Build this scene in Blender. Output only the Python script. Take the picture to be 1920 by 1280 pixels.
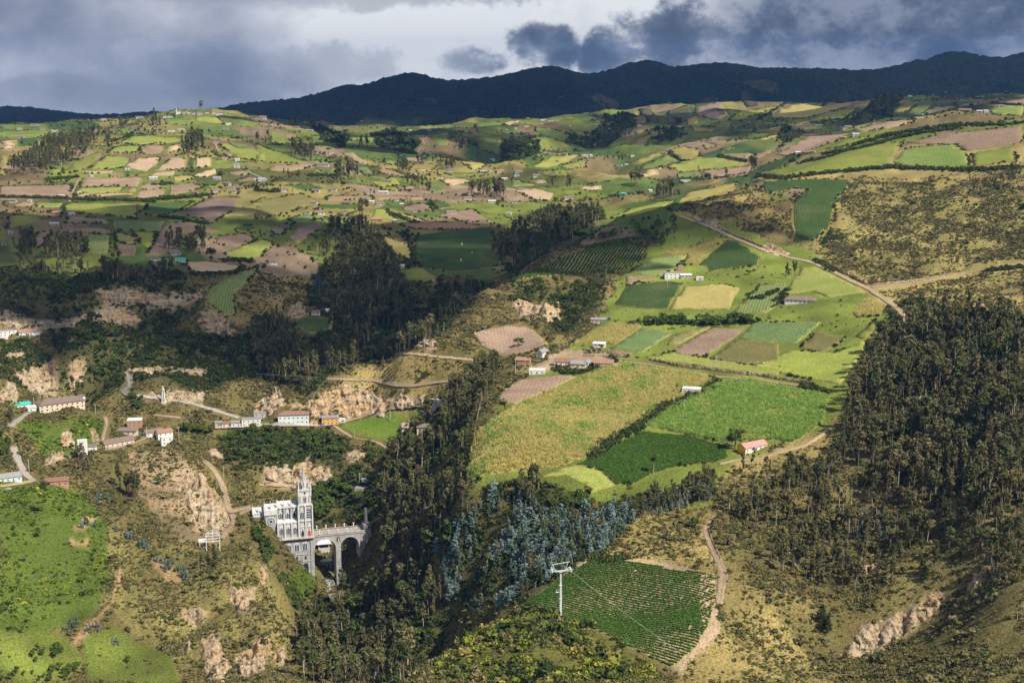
import bpy, bmesh, math, random
import numpy as np
from mathutils import Vector, Matrix
from mathutils.geometry import delaunay_2d_cdt

for o in list(bpy.data.objects): bpy.data.objects.remove(o, do_unlink=True)
SC = bpy.context.scene
COL = SC.collection
# ---------------------------------------------------------------- camera
cam_d = bpy.data.cameras.new('camera'); cam = bpy.data.objects.new('camera', cam_d); COL.objects.link(cam)
cam_d.sensor_width = 36.0; cam_d.lens = 2638.0 / 1920 * 36.0; cam_d.clip_start = 1.0; cam_d.clip_end = 80000.0
cam.location = (0, 0, 440.0); cam.rotation_euler = (math.pi / 2 - math.atan(520 / 2638.0), 0, 0)
SC.camera = cam
# ---------------------------------------------------------------- sun, sky, exposure
SUN = Vector((0.51, -0.38, 0.77)).normalized()          # direction towards the sun
sun_d = bpy.data.lights.new('sun', 'SUN'); sun_d.energy = 5.0; sun_d.angle = math.radians(0.5); sun_d.color = (1.0, 0.91, 0.76)
sun = bpy.data.objects.new('sun', sun_d); COL.objects.link(sun); sun.location = SUN * 3000
sun.rotation_euler = SUN.to_track_quat('Z', 'Y').to_euler()
SC.view_settings.view_transform = 'Standard'; SC.view_settings.look = 'None'
SC.view_settings.exposure = 0.52; SC.view_settings.gamma = 1.0; SC.view_settings.use_curve_mapping = False
SC.render.engine = 'CYCLES'
SC.cycles.max_bounces = 3; SC.cycles.diffuse_bounces = 1; SC.cycles.glossy_bounces = 2; SC.cycles.transmission_bounces = 2
SC.cycles.transparent_max_bounces = 8; SC.cycles.use_denoising = True
SC.cycles.caustics_reflective = False; SC.cycles.caustics_refractive = False

class NT:                                               # small helper for node trees
    def __init__(s, tree): s.t = tree; s.n = tree.nodes; s.l = tree.links
    def add(s, typ, ins=None, **kw):
        nd = s.n.new(typ)
        for k, v in kw.items(): setattr(nd, k, v)
        for k, v in (ins or {}).items():
            if isinstance(v, bpy.types.NodeSocket): s.l.new(v, nd.inputs[k])
            else: nd.inputs[k].default_value = v
        return nd
    def math(s, op, a, b=0.0, clamp=False):
        nd = s.add('ShaderNodeMath', {0: a, 1: b}, operation=op, use_clamp=clamp); return nd.outputs[0]
    def mix(s, fac, a, b, blend='MIX'):
        nd = s.n.new('ShaderNodeMix'); nd.data_type = 'RGBA'; nd.blend_type = blend
        for sk, v in ((nd.inputs[0], fac), (nd.inputs[6], a), (nd.inputs[7], b)):
            if isinstance(v, bpy.types.NodeSocket): s.l.new(v, sk)
            else: sk.default_value = v if isinstance(v, float) else (tuple(v) + (1.0,))[:4]
        return nd.outputs[2]
    def noise(s, vec, scale, detail=4.0, rough=.55, out='Fac'):
        nd = s.add('ShaderNodeTexNoise', {'Scale': scale, 'Detail': detail, 'Roughness': rough})
        if vec is not None: s.l.new(vec, nd.inputs['Vector'])
        return nd.outputs[out]
    def ramp(s, fac, stops):
        nd = s.n.new('ShaderNodeValToRGB'); s.l.new(fac, nd.inputs[0]); cr = nd.color_ramp
        while len(cr.elements) < len(stops): cr.elements.new(.5)
        for e, (p, c) in zip(cr.elements, stops): e.position = p; e.color = (tuple(c) + (1.0,))[:4] if not isinstance(c, float) else (c, c, c, 1)
        return nd.outputs[0]
    def mapr(s, v, a, b, c=0.0, d=1.0):
        nd = s.add('ShaderNodeMapRange', {0: v, 1: a, 2: b, 3: c, 4: d}); nd.interpolation_type = 'SMOOTHSTEP'; return nd.outputs[0]

world = bpy.data.worlds.new('World'); SC.world = world; world.use_nodes = True
def build_sky():
    n = NT(world.node_tree); n.n.clear()
    sky = n.add('ShaderNodeTexSky', sky_type='NISHITA', sun_disc=False, sun_elevation=math.asin(SUN.z), sun_rotation=math.atan2(SUN.x, SUN.y), altitude=2800.0)
    blue = n.mix(1.0, sky.outputs[0], (0.12, 0.12, 0.12), 'MULTIPLY')
    d = n.add('ShaderNodeTexCoord').outputs['Generated']
    sp = n.add('ShaderNodeSeparateXYZ', {0: d})
    az = n.math('ARCTAN2', sp.outputs[0], sp.outputs[1]); el = n.math('ARCSINE', sp.outputs[2])
    def at(k, oz): return n.add('ShaderNodeCombineXYZ', {0: n.math('MULTIPLY', az, k), 1: n.math('MULTIPLY', el, k * 1.25), 2: oz}).outputs[0]
    def blob(a, e, ra, re):                              # one cloud bank: 1 in its heart, falling to 0 at its rim
        u = n.math('DIVIDE', n.math('SUBTRACT', az, a), ra); v = n.math('DIVIDE', n.math('SUBTRACT', el, e), re)
        return n.math('SUBTRACT', 1.0, n.math('ADD', n.math('MULTIPLY', u, u), n.math('MULTIPLY', v, v)))
    slow = n.noise(at(6, 2.1), 1.0, 4.0, .5); puff = n.noise(at(30, .37), 1.0, 8.0, .62)
    # pale high veil, brightest where it is thin
    gap = n.math('MULTIPLY', n.mapr(blob(-.02, .034, .20, .075), 0, 1), .34)
    veil = n.ramp(n.math('ADD', n.math('ADD', slow, gap), n.math('MULTIPLY', n.math('SUBTRACT', puff, .5), .35)), [(.30, (.23, .27, .375)), (.47, (.42, .455, .55)), (.62, (.64, .67, .75)), (.76, (.92, .95, .98))])
    # broken cumulus banks along the mountains
    m = None
    for a, e, ra, re in ((.027, .011, .030, .016), (.066, .009, .026, .018), (.115, .020, .045, .026), (.19, .024, .070, .030), (.28, .026, .085, .034), (.37, .030, .10, .036), (.50, .030, .14, .05), (-.027, .001, .027, .011),
                          (-.130, -.002, .050, .018), (-.205, -.006, .050, .020), (-.29, -.02, .07, .014), (-.36, .04, .06, .016), (-.12, .048, .13, .012), (.75, .06, .2, .07), (-.6, .05, .16, .05), (-.9, .08, .2, .07), (1.2, .1, .3, .09)):
        q = blob(a, e, ra, re); m = q if m is None else n.math('MAXIMUM', m, q)
    fine = n.noise(at(95, 3.1), 1.0, 5.0, .6)
    m = n.math('ADD', n.math('ADD', n.math('MAXIMUM', m, -1.6), n.math('MULTIPLY', n.math('SUBTRACT', puff, .5), 4.0)), n.math('MULTIPLY', n.math('SUBTRACT', fine, .5), 1.1))
    high = n.mapr(el, .06, .22); m2 = n.math('MULTIPLY', n.math('SUBTRACT', n.noise(at(3.0, 7.7), 1.0, 5.0, .55), .43), 7.0)
    m = n.math('ADD', n.math('MULTIPLY', m, n.math('SUBTRACT', 1.0, high)), n.math('MULTIPLY', m2, high))
    cm = n.math('MULTIPLY', n.mapr(m, -.30, .62), n.mapr(az, -.09, .02, .42, .97))
    shade = n.ramp(n.math('ADD', n.math('MULTIPLY', n.mapr(m, .2, 1.5), -.30), n.math('ADD', n.noise(at(16, 4.4), 1.0, 5.0, .55), .15)), [(.28, (.080, .115, .185)), (.46, (.14, .18, .265)), (.66, (.28, .32, .42))])
    c = n.mix(cm, veil, shade)
    # openings of clear sky higher up
    hole = n.math('MULTIPLY', n.mapr(n.noise(at(2.2, 5.0), 1.0, 3.0, .5), .50, .66), n.mapr(el, .12, .5))
    c = n.mix(hole, c, blue)
    bg = n.add('ShaderNodeBackground', {0: c, 1: 0.64}); out = n.add('ShaderNodeOutputWorld', {0: bg.outputs[0]})
build_sky()
# ---------------------------------------------------------------- terrain heights (numpy)
FPX = 2638.0; PITCH = math.atan(520 / FPX); CZ = 440.0
cP, sP = math.cos(PITCH), math.sin(PITCH)

def ray(px, py):
    cx = (np.asarray(px, float) - 960) / FPX; cy = -(np.asarray(py, float) - 640) / FPX
    dy = cP + cy * sP; dz = -sP + cy * cP
    return np.arctan2(cx, dy), dz / np.hypot(cx, dy)

def project(X, Y, Z):
    Zr = Z - CZ
    fw = Y * cP - Zr * sP; up = Y * sP + Zr * cP
    return 960 + FPX * X / fw, 640 - FPX * up / fw

# surveyed points: picture position of a spot on the ground and its distance (m)
CP = '''
990 1120 785;1120 1045 830;1340 1085 790;1330 1180 725;1270 1250 690;1050 1155 750;1000 1200 712;1000 1280 655;1150 1280 648
1240 1262 682;985 1138 768;900 1190 745;830 1240 715;1180 1150 755;1250 980 880;1320 960 900;1330 1050 818;1350 900 970;1450 850 1010
1200 930 920;1250 850 1010;1000 890 960;1100 780 1110;1300 730 1170;1550 730 1160;1400 780 1090;1200 690 1250;1550 690 1230
1400 660 1290;1100 660 1310;1600 620 1330;1300 600 1420;1120 600 1450;1400 540 1560;1200 520 1620;1100 510 1680;1000 518 1640
1130 450 1780;1210 478 1720;1050 468 1735;960 522 1640;900 560 1560;870 590 1520;950 640 1430;1000 580 1540;1000 622 1480
760 660 1440;650 700 1460;800 700 1400;600 735 1440;600 785 1415;690 740 1440;680 785 1410;500 740 1470;480 650 1600;400 650 1600
420 560 1700;500 520 1800;400 700 1520;760 638 1570;700 600 1680;600 550 1780;650 500 1880;650 450 2000;840 600 1640
1560 860 1000;1450 920 930
860 470 1900;850 512 1800;940 500 1830;790 505 1810;800 400 2250;800 350 2700;800 300 3400;800 250 5000;950 400 2350;950 350 2900;950 440 2050
560 400 2200;560 350 2500;560 300 3000;560 250 3900;450 218 4300;370 212 4200;250 240 3900;120 245 4100;0 240 4400;250 300 2900;250 350 2450
250 400 2150;250 450 1950;250 500 1800;250 535 1720;330 535 1730;180 545 1720;250 598 1690;330 580 1700;90 500 1820;0 500 1840;0 400 2150;0 350 2450;0 300 2900
90 400 2150;420 450 1980;420 400 2180;420 350 2480;420 300 2900;500 450 2000;700 300 3200;650 262 3600;700 400 2230;700 350 2600
250 650 1600;230 700 1540;240 735 1480;300 755 1450;420 780 1420;550 797 1400;640 795 1402;730 765 1395;815 770 1350;330 700 1530
0 622 1650;60 622 1655;60 585 1690;0 565 1700;0 520 1790;150 650 1620;200 650 1610;140 735 1560;180 700 1570;30 700 1530;30 740 1480
120 772 1310;75 770 1318;160 765 1315;50 765 1335;0 765 1380;100 800 1280;100 850 1228;60 880 1190;120 905 1168;0 895 1150;180 820 1265;180 870 1215
100 1000 1080;100 1100 1012;100 1200 955;100 1280 905;0 1000 1070;0 1100 1000;0 1200 945;0 1280 890;-250 1000 1060;-250 1280 880;-250 890 1150
250 1250 905;200 1150 968;250 1050 1040;330 980 1105;430 1000 1095;400 1025 1068;340 900 1180;280 850 1230;250 842 1245;330 825 1268
440 930 1140;400 870 1200;370 830 1260;300 1000 1070;350 1100 1000;350 1180 950;350 1280 855;450 1280 848;500 1150 932;520 1230 872;540 1180 918;500 1270 832;450 1100 985;450 1200 895
500 1060 1032;490 1000 1088;500 950 1118
500 900 1290;600 905 1290;500 868 1320;600 862 1322;450 850 1330;420 810 1395;660 900 1265;600 950 1215;640 980 1170;690 920 1245
650 1010 1140;700 990 1115;720 900 1215;730 850 1290;760 800 1370;620 1108 1082;600 1150 1052;640 1200 1005;650 1280 945;600 1280 945
570 1130 1068;660 1100 1080;700 1100 1030;700 1200 972;700 1280 922;740 1000 1075;740 940 1140;800 900 1080;800 800 1200;830 740 1290;885 800 1090;890 832 1040;875 900 965;930 750 1150
990 720 1210;1000 690 1260;800 1000 1020;800 1100 960;800 1200 902;760 1280 880;900 1000 940;1000 950 930;1000 1050 862;900 1100 885;900 1160 862;820 1230 892;1000 1108 800
1650 600 1335;1750 700 1150;1750 800 1030;1750 900 930;1750 1000 850;1900 700 1080;1900 800 960;1900 900 880;1900 1000 810;1900 1100 750;1900 1280 660
1600 900 955;1600 1000 872;1600 1100 812;1600 1280 702;1450 1000 872;1450 1100 792;1400 1200 732;1400 1280 682;1500 1200 757;1680 1125 792;1690 1192 768;1610 1215 752;1770 1090 800
1750 560 1420;1800 520 1560;1700 535 1500;1640 560 1440;1680 625 1300;1800 450 1720;1800 400 1830;1900 450 1680;1600 450 1760;1900 560 1380;1900 620 1220
1500 560 1470;1470 480 1690;1600 380 1880;1700 335 2000;1900 320 1980;1430 335 2010;1700 270 2200;1560 300 2120;1900 270 2150;1700 226 2480;1900 205 2600;1560 262 2350
1450 420 1800;1330 400 1830;1280 380 1880;1200 395 1860;1150 412 1830;1300 440 1790;1380 360 1960
1040 440 2020;1150 382 2500;1250 340 2900;1340 320 3000;1150 330 3100;1050 330 3200;1050 280 4200;1000 232 6000;1500 268 3200;1420 290 3100;1500 222 4200;1640 190 4500;1780 176 4600;1900 166 4700
1300 260 4200;1200 290 3900;1150 240 5400;1350 222 5200;900 240 5700
2150 1280 640;2150 1000 790;2150 700 1040;2150 560 1350;2150 400 1800;2150 300 2050;2150 190 2600;2150 160 4700
-250 620 1660;-250 500 1850;-250 350 2450;-250 245 4400;-250 765 1390
600 218 6600;750 225 6500;1000 224 6400;1150 215 6300;1300 205 6200;1450 190 6000;1100 180 7600;1300 178 7200;1400 160 7800;800 190 7500;600 200 8000;1600 160 8000;1800 150 8000;950 180 7600;1250 150 8200
-250 205 12000;0 200 12000;130 211 12000;280 209 11500;400 205 11000;480 190 10500;560 183 10000;650 161 9500;700 155 9300;770 137 9000;830 150 9000;900 145 9100
960 136 9300;1020 124 9500;1060 129 9500;1095 138 9500;1130 130 9500;1180 117 9500;1215 112 9500;1260 124 9400;1300 119 9000;1370 117 9000;1430 128 9200;1560 129 10000;1640 129 10500;1680 122 10500;1730 107 10500;1780 95 10500;1850 107 10500;1920 96 10500;2150 110 10500
'''
# spots hidden behind a crest: picture column, distance, height relative to the camera
HID = '''
850 800 -352;920 815 -338;800 800 -372;985 808 -316
120 1400 -352;60 1420 -350;160 1390 -356;120 1520 -372
560 1010 -425;545 1060 -418;580 970 -434;560 940 -436;600 1000 -429;540 930 -432
440 1220 -368;400 1270 -366;470 1180 -378;350 1330 -366;480 1240 -396;560 1180 -404;540 1240 -400;620 1240 -402;600 1130 -412;640 1120 -414;620 1100 -419
760 1500 -306;700 1520 -318;1050 1830 -245;960 1760 -258;1130 1880 -228;900 1640 -276;1200 1980 -225;1150 1960 -235;1280 2050 -222
1430 2200 -185;1350 2200 -205;1560 2600 -170;1700 2900 -150;1900 3000 -120;1700 3600 -150;1900 3600 -140;2150 3200 -130
370 5000 -190;250 4800 -215;0 5500 -260;120 5000 -230;450 5200 -210;560 5000 -225;650 4600 -215;0 8000 -380;280 8000 -370;-250 8000 -380;-250 5500 -260
1780 6000 -230;1640 6000 -220;1900 6500 -240;1500 5200 -190;2150 6500 -240;1050 3600 -262
0 15000 -700;500 14000 -500;1000 13500 -450;1500 13500 -450;1920 14500 -450;2200 14500 -450;-250 15000 -700
'''
def _rows(s): return np.array([[float(a) for a in q.split()] for ln in s.strip().splitlines() for q in ln.split(';') if q.strip()])
cp = _rows(CP); hp = _rows(HID)
a1, t1 = ray(cp[:, 0], cp[:, 1]); a2, _ = ray(hp[:, 0], 640 + 0 * hp[:, 0])
CU = np.concatenate([a1, a2]); CV = np.log(np.concatenate([cp[:, 2], hp[:, 1]])); CH = np.concatenate([t1 * cp[:, 2], hp[:, 2]])
SOFT = 0.012
def _phi(u, v): return -np.sqrt((u[:, None] - CU[None]) ** 2 + (v[:, None] - CV[None]) ** 2 + SOFT ** 2)
nC = len(CU); A = np.zeros((nC + 3, nC + 3)); A[:nC, :nC] = _phi(CU, CV) - np.eye(nC) * 3e-5
A[:nC, nC] = A[nC, :nC] = 1; A[:nC, nC + 1] = A[nC + 1, :nC] = CU; A[:nC, nC + 2] = A[nC + 2, :nC] = CV
wts = np.linalg.solve(A, np.concatenate([CH, [0, 0, 0]]))
NC, NR = 880, 800
TH = np.linspace(-0.44, 0.44, NC); LV = np.linspace(math.log(540), math.log(15500), NR)
def _coarse(k=3):
    th = TH[np.minimum(np.arange(0, NC + k, k), NC - 1)]; lv = LV[np.minimum(np.arange(0, NR + k, k), NR - 1)]
    th = np.unique(th); lv = np.unique(lv); out = np.empty((len(lv), len(th)))
    for i, v in enumerate(lv):
        P = _phi(th, np.full(len(th), v)); out[i] = P @ wts[:nC] + wts[nC] + wts[nC + 1] * th + wts[nC + 2] * v
    tmp = np.array([np.interp(TH, th, r) for r in out])
    return np.array([np.interp(LV, lv, tmp[:, j]) for j in range(NC)]).T
HB = _coarse()                                   # height relative to camera on the fan grid [row, col]
DD = np.exp(LV)[:, None]; GX = DD * np.sin(TH)[None]; GY = DD * np.cos(TH)[None]

def _hash(i, j, s):
    h = (i.astype(np.int64) * 374761393 + j.astype(np.int64) * 668265263 + s * 1274126177) & 0xffffffff
    h = ((h ^ (h >> 13)) * 1274126177) & 0xffffffff
    return ((h ^ (h >> 16)) & 0xffff) / 65535.0
def vnoise(x, y, s=0):
    i = np.floor(x); j = np.floor(y); fx = x - i; fy = y - j
    fx = fx * fx * fx * (fx * (fx * 6 - 15) + 10); fy = fy * fy * fy * (fy * (fy * 6 - 15) + 10)
    a = _hash(i, j, s); b = _hash(i + 1, j, s); c = _hash(i, j + 1, s); d = _hash(i + 1, j + 1, s)
    return (a + (b - a) * fx + (c - a) * fy + (a - b - c + d) * fx * fy) * 2 - 1
def fbm(x, y, wl, octv, s=0, gain=.5):
    o = 0; a = 1
    for k in range(octv):
        ca, sa = math.cos(k * 1.1 + s), math.sin(k * 1.1 + s)
        o = o + a * vnoise((x * ca - y * sa) / wl, (x * sa + y * ca) / wl, s + k * 17); wl *= .5; a *= gain
    return o

SKYLINE = [(-300, 206), (0, 199), (60, 200), (130, 211), (200, 214), (280, 209), (340, 210), (400, 205), (440, 196), (480, 190), (560, 184), (610, 170), (650, 160), (690, 157), (720, 146), (750, 138), (775, 136), (800, 141), (830, 150), (870, 149), (920, 145), (965, 136), (990, 129), (1020, 124), (1045, 125), (1070, 132), (1090, 138), (1120, 136), (1150, 128), (1180, 118), (1215, 112), (1240, 117), (1262, 124), (1290, 124), (1310, 119), (1340, 117), (1385, 119), (1420, 127), (1470, 127), (1530, 128), (1600, 130), (1650, 129), (1690, 120), (1720, 110), (1735, 112), (1760, 102), (1785, 95), (1810, 97), (1850, 106), (1880, 107), (1905, 101), (1930, 95), (2000, 92), (2250, 110)]
# ---------------------------------------------------------------- survey sheets: the picture was measured in enlarged tiles
SHEET = {'A': (0, 150, 3.84), 'B': (480, 150, 3.84), 'C': (960, 80, 3.84), 'D': (1420, 80, 3.84), 'E': (0, 450, 3.84), 'F': (480, 450, 3.84),
         'G': (960, 400, 3.84), 'H': (1420, 400, 3.84), 'I': (0, 700, 3.84), 'J': (400, 700, 3.84), 'K': (800, 680, 3.84), 'L': (1200, 680, 3.84),
         'M': (0, 950, 3.84), 'N': (400, 950, 3.84), 'O': (900, 950, 3.84), 'P': (1420, 850, 2.976), 'X': (0, 0, 1.0)}
def sheet(s):
    """'A 12,34 56,78' -> list of picture positions"""
    q = s.split(); ox, oy, k = SHEET[q[0]]
    return [(ox + float(a.split(',')[0]) / k, oy + float(a.split(',')[1]) / k) for a in q[1:]]
def table(s):
    out = []
    for ln in s.strip().splitlines():
        if ln.strip():
            h, _, r = ln.partition(':'); out.append((h.split(), sheet(r)))
    return out

# ground cover by area (later lines lie over earlier ones)
COVER = table('''
grass : X 880,905 890,830 1000,690 1100,640 1160,530 1260,400 1420,380 1640,560 1700,640 1600,730 1550,800 1560,860 1350,900 1330,960 1200,960 1000,910
scrub : X 900,640 870,590 960,515 1000,525 1130,520 1150,540 1110,600 1040,640 1000,625
dry : X 1420,335 1560,300 1920,240 1920,330 1560,345
scrubdry : X 1560,345 1920,330 1920,490 1700,535 1530,480 1440,420
dry : X 1530,480 1690,535 1920,495 1920,600 1760,570 1690,600
dryscrub : X 1260,400 1340,345 1440,360 1490,460 1440,450 1350,410
forest : X 1600,720 1640,630 1700,560 1920,600 1920,960 1700,920 1560,850
scrub : X 1350,960 1500,860 1560,850 1700,920 1920,950 1920,1290 1600,1290 1500,1200 1420,1090
dry : X 1330,1030 1400,1080 1500,1200 1580,1290 1230,1290 1290,1240 1345,1180 1350,1080
dryscrub : X 1120,1040 1180,990 1330,950 1345,1085 1240,1060
soilpath : X 975,1122 1120,1036 1345,1080 1350,1190 1275,1262 1230,1240 1100,1160
dry : X 1350,900 1380,860 1560,800 1560,860 1480,880 1380,930
bush : X 800,1290 830,1240 900,1185 985,1138 1080,1160 1210,1235 1240,1290
lush : X 0,905 60,905 150,915 190,960 210,1080 150,1170 40,1190 0,1200
lush : X 20,790 180,775 200,800 180,850 110,860 60,830
lush : X 640,795 740,775 800,765 810,790 780,830 700,820
lush : X 560,1060 590,1080 590,1110 560,1130 530,1090
grass : X 150,1190 220,1170 340,1240 340,1290 160,1290
grass : X 0,1190 100,1180 160,1230 120,1290 0,1290
scrubdry : X 200,1000 380,1010 480,1040 540,1090 545,1190 500,1290 340,1290 320,1230 220,1160
brown : X 240,850 330,840 380,900 440,985 380,1030 330,1020 260,930
dryscrub : X 480,500 590,520 600,600 500,600 440,610 380,570
dryscrub : X 620,720 740,655 840,680 930,700 900,760 740,765 640,740
forest : X 700,930 740,830 790,790 880,700 940,690 900,760 870,900 900,960 820,1000 810,1100 860,1160 820,1240 740,1290 555,1290 555,1180 600,1120 660,1110 720,1080
forest : X 820,1030 880,950 930,900 1000,900 1150,950 1340,890 1340,940 1200,970 1130,1030 980,1130 880,1150
forest : X 590,520 650,440 740,450 830,530 930,530 860,580 820,640 700,680 620,700 590,740 480,700 470,600 560,600
forest : X 920,470 1000,400 1130,395 1130,420 1060,450 960,520
forest : C 980,750 1240,690 1180,640 1000,690
forest : C 380,745 560,745 690,735 560,680 400,690
forest : C 0,865 240,865 200,780 0,700
forest : C 560,680 880,600 880,640 700,720
forest : B 840,400 960,370 1080,420 1150,560 1050,540 900,460
forest : B 1740,560 1920,600 1920,440 1850,440
forest : D 800,550 960,545 1040,390 920,400 830,450
forest : D 150,810 340,665 330,640 180,720
forest : B 400,330 620,400 640,470 560,440 420,370
thicket : X 0,500 170,520 340,510 380,560 300,640 190,640 90,590 0,560
thicket : X 90,625 240,640 230,720 180,760 130,740 110,680
thicket : X 0,640 60,640 120,700 60,740 0,730
thicket : X 240,640 380,620 470,640 480,700 380,730 250,720
thicket : X 420,805 520,800 620,810 680,850 640,880 520,870 440,880 400,840
thicket : X 700,1100 760,1080 820,1180 760,1290 560,1290 560,1200 600,1140
thicket : X 960,520 1040,530 1130,515 1140,560 1060,630 1010,600 960,560
thicket : X 600,900 700,880 720,960 690,985 600,975
soilpath : G 100,1125 300,1030 480,990 760,1050 740,1110 560,1120 300,1110
rock : E 690,380 880,350 1050,370 1280,390 1420,370 1500,330 1400,430 1200,460 1000,460 820,460
rock : E 660,540 740,490 860,500 980,540 1000,590 740,620
rock : E 0,510 230,560 330,580 640,545 640,620 330,650 140,640 0,620
rock : E 120,960 400,880 440,1000 420,1110 300,1110 180,1040
rock : E 500,880 620,870 600,1010 530,1080
rock : E 900,930 1500,910 1500,960 1250,960 940,970
rock : E 1080,1100 1480,1080 1440,1170 1250,1150 1090,1130
rock : E 0,1080 120,1060 110,1130 0,1150
rock : E 30,840 160,770 170,820 60,860
rock : E 1400,560 1560,530 1700,640 1640,680 1500,640
rock : J 300,240 420,110 520,190 500,240 440,250 300,290
rock : J 740,170 830,110 940,90 1130,130 1180,200 1260,170 1490,180 1550,220 1350,250 1000,330 940,300 700,310 680,260 520,240 600,210
rock : J 360,640 470,660 700,590 700,680 850,700 830,790 540,800 360,740
rock : J 1000,580 1100,560 1080,640 960,660
rock : I 1230,760 1290,720 1420,690 1520,830 1640,1040 1640,1110 1400,1120 1370,1000 1290,880
rock : I 440,420 500,370 530,560 460,500
rock : I 300,600 450,560 460,590 320,640
rock : I 1510,540 1600,560 1570,610 1520,600
rock : I 640,400 720,420 710,480 660,440
rock : M 1300,740 1400,720 1480,760 1400,830 1320,800
rock : M 1450,960 1570,930 1610,1100 1660,1120 1640,1290 1480,1290
rock : M 1690,1100 1900,950 1950,1000 1890,1180 1740,1290 1700,1230
rock : M 1640,580 1840,590 1800,760 1660,700
rock : M 1330,960 1370,960 1370,1050 1340,1060
rock : M 1850,460 1920,440 1920,560 1870,540
soil : M 500,1030 600,930 740,780 800,660 830,450 900,400 860,560 720,740 600,850 500,960
soil : M 500,230 640,230 640,260 510,260
soil : M 1060,380 1120,350 1300,500 1310,560 1180,530
soil : M 500,140 640,60 700,90 560,150
rock : N 440,1050 520,990 520,1080 470,1110
rock : P 490,1090 590,965 760,915 1040,755 1055,795 920,915 830,1005 680,1065 560,1100
rock : P 1150,745 1220,680 1290,615 1290,650 1200,745
rock : P 580,600 680,590 690,670 600,660
rock : F 230,530 310,470 370,470 370,550 250,550
rock : F 1150,740 1310,730 1320,780 1160,770
rock : F 1230,790 1300,800 1290,825 1240,815
rock : G 0,620 200,650 350,640 340,780 220,780 60,720
brown : G 480,990 760,975 870,1030 700,1050 560,1030
rock : G 1280,10 1450,60 1520,110 1480,120 1330,50
rock : H 20,230 130,235 240,310 180,310 60,270
rock : D 1030,780 1090,780 1080,810 1040,810
''')

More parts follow.
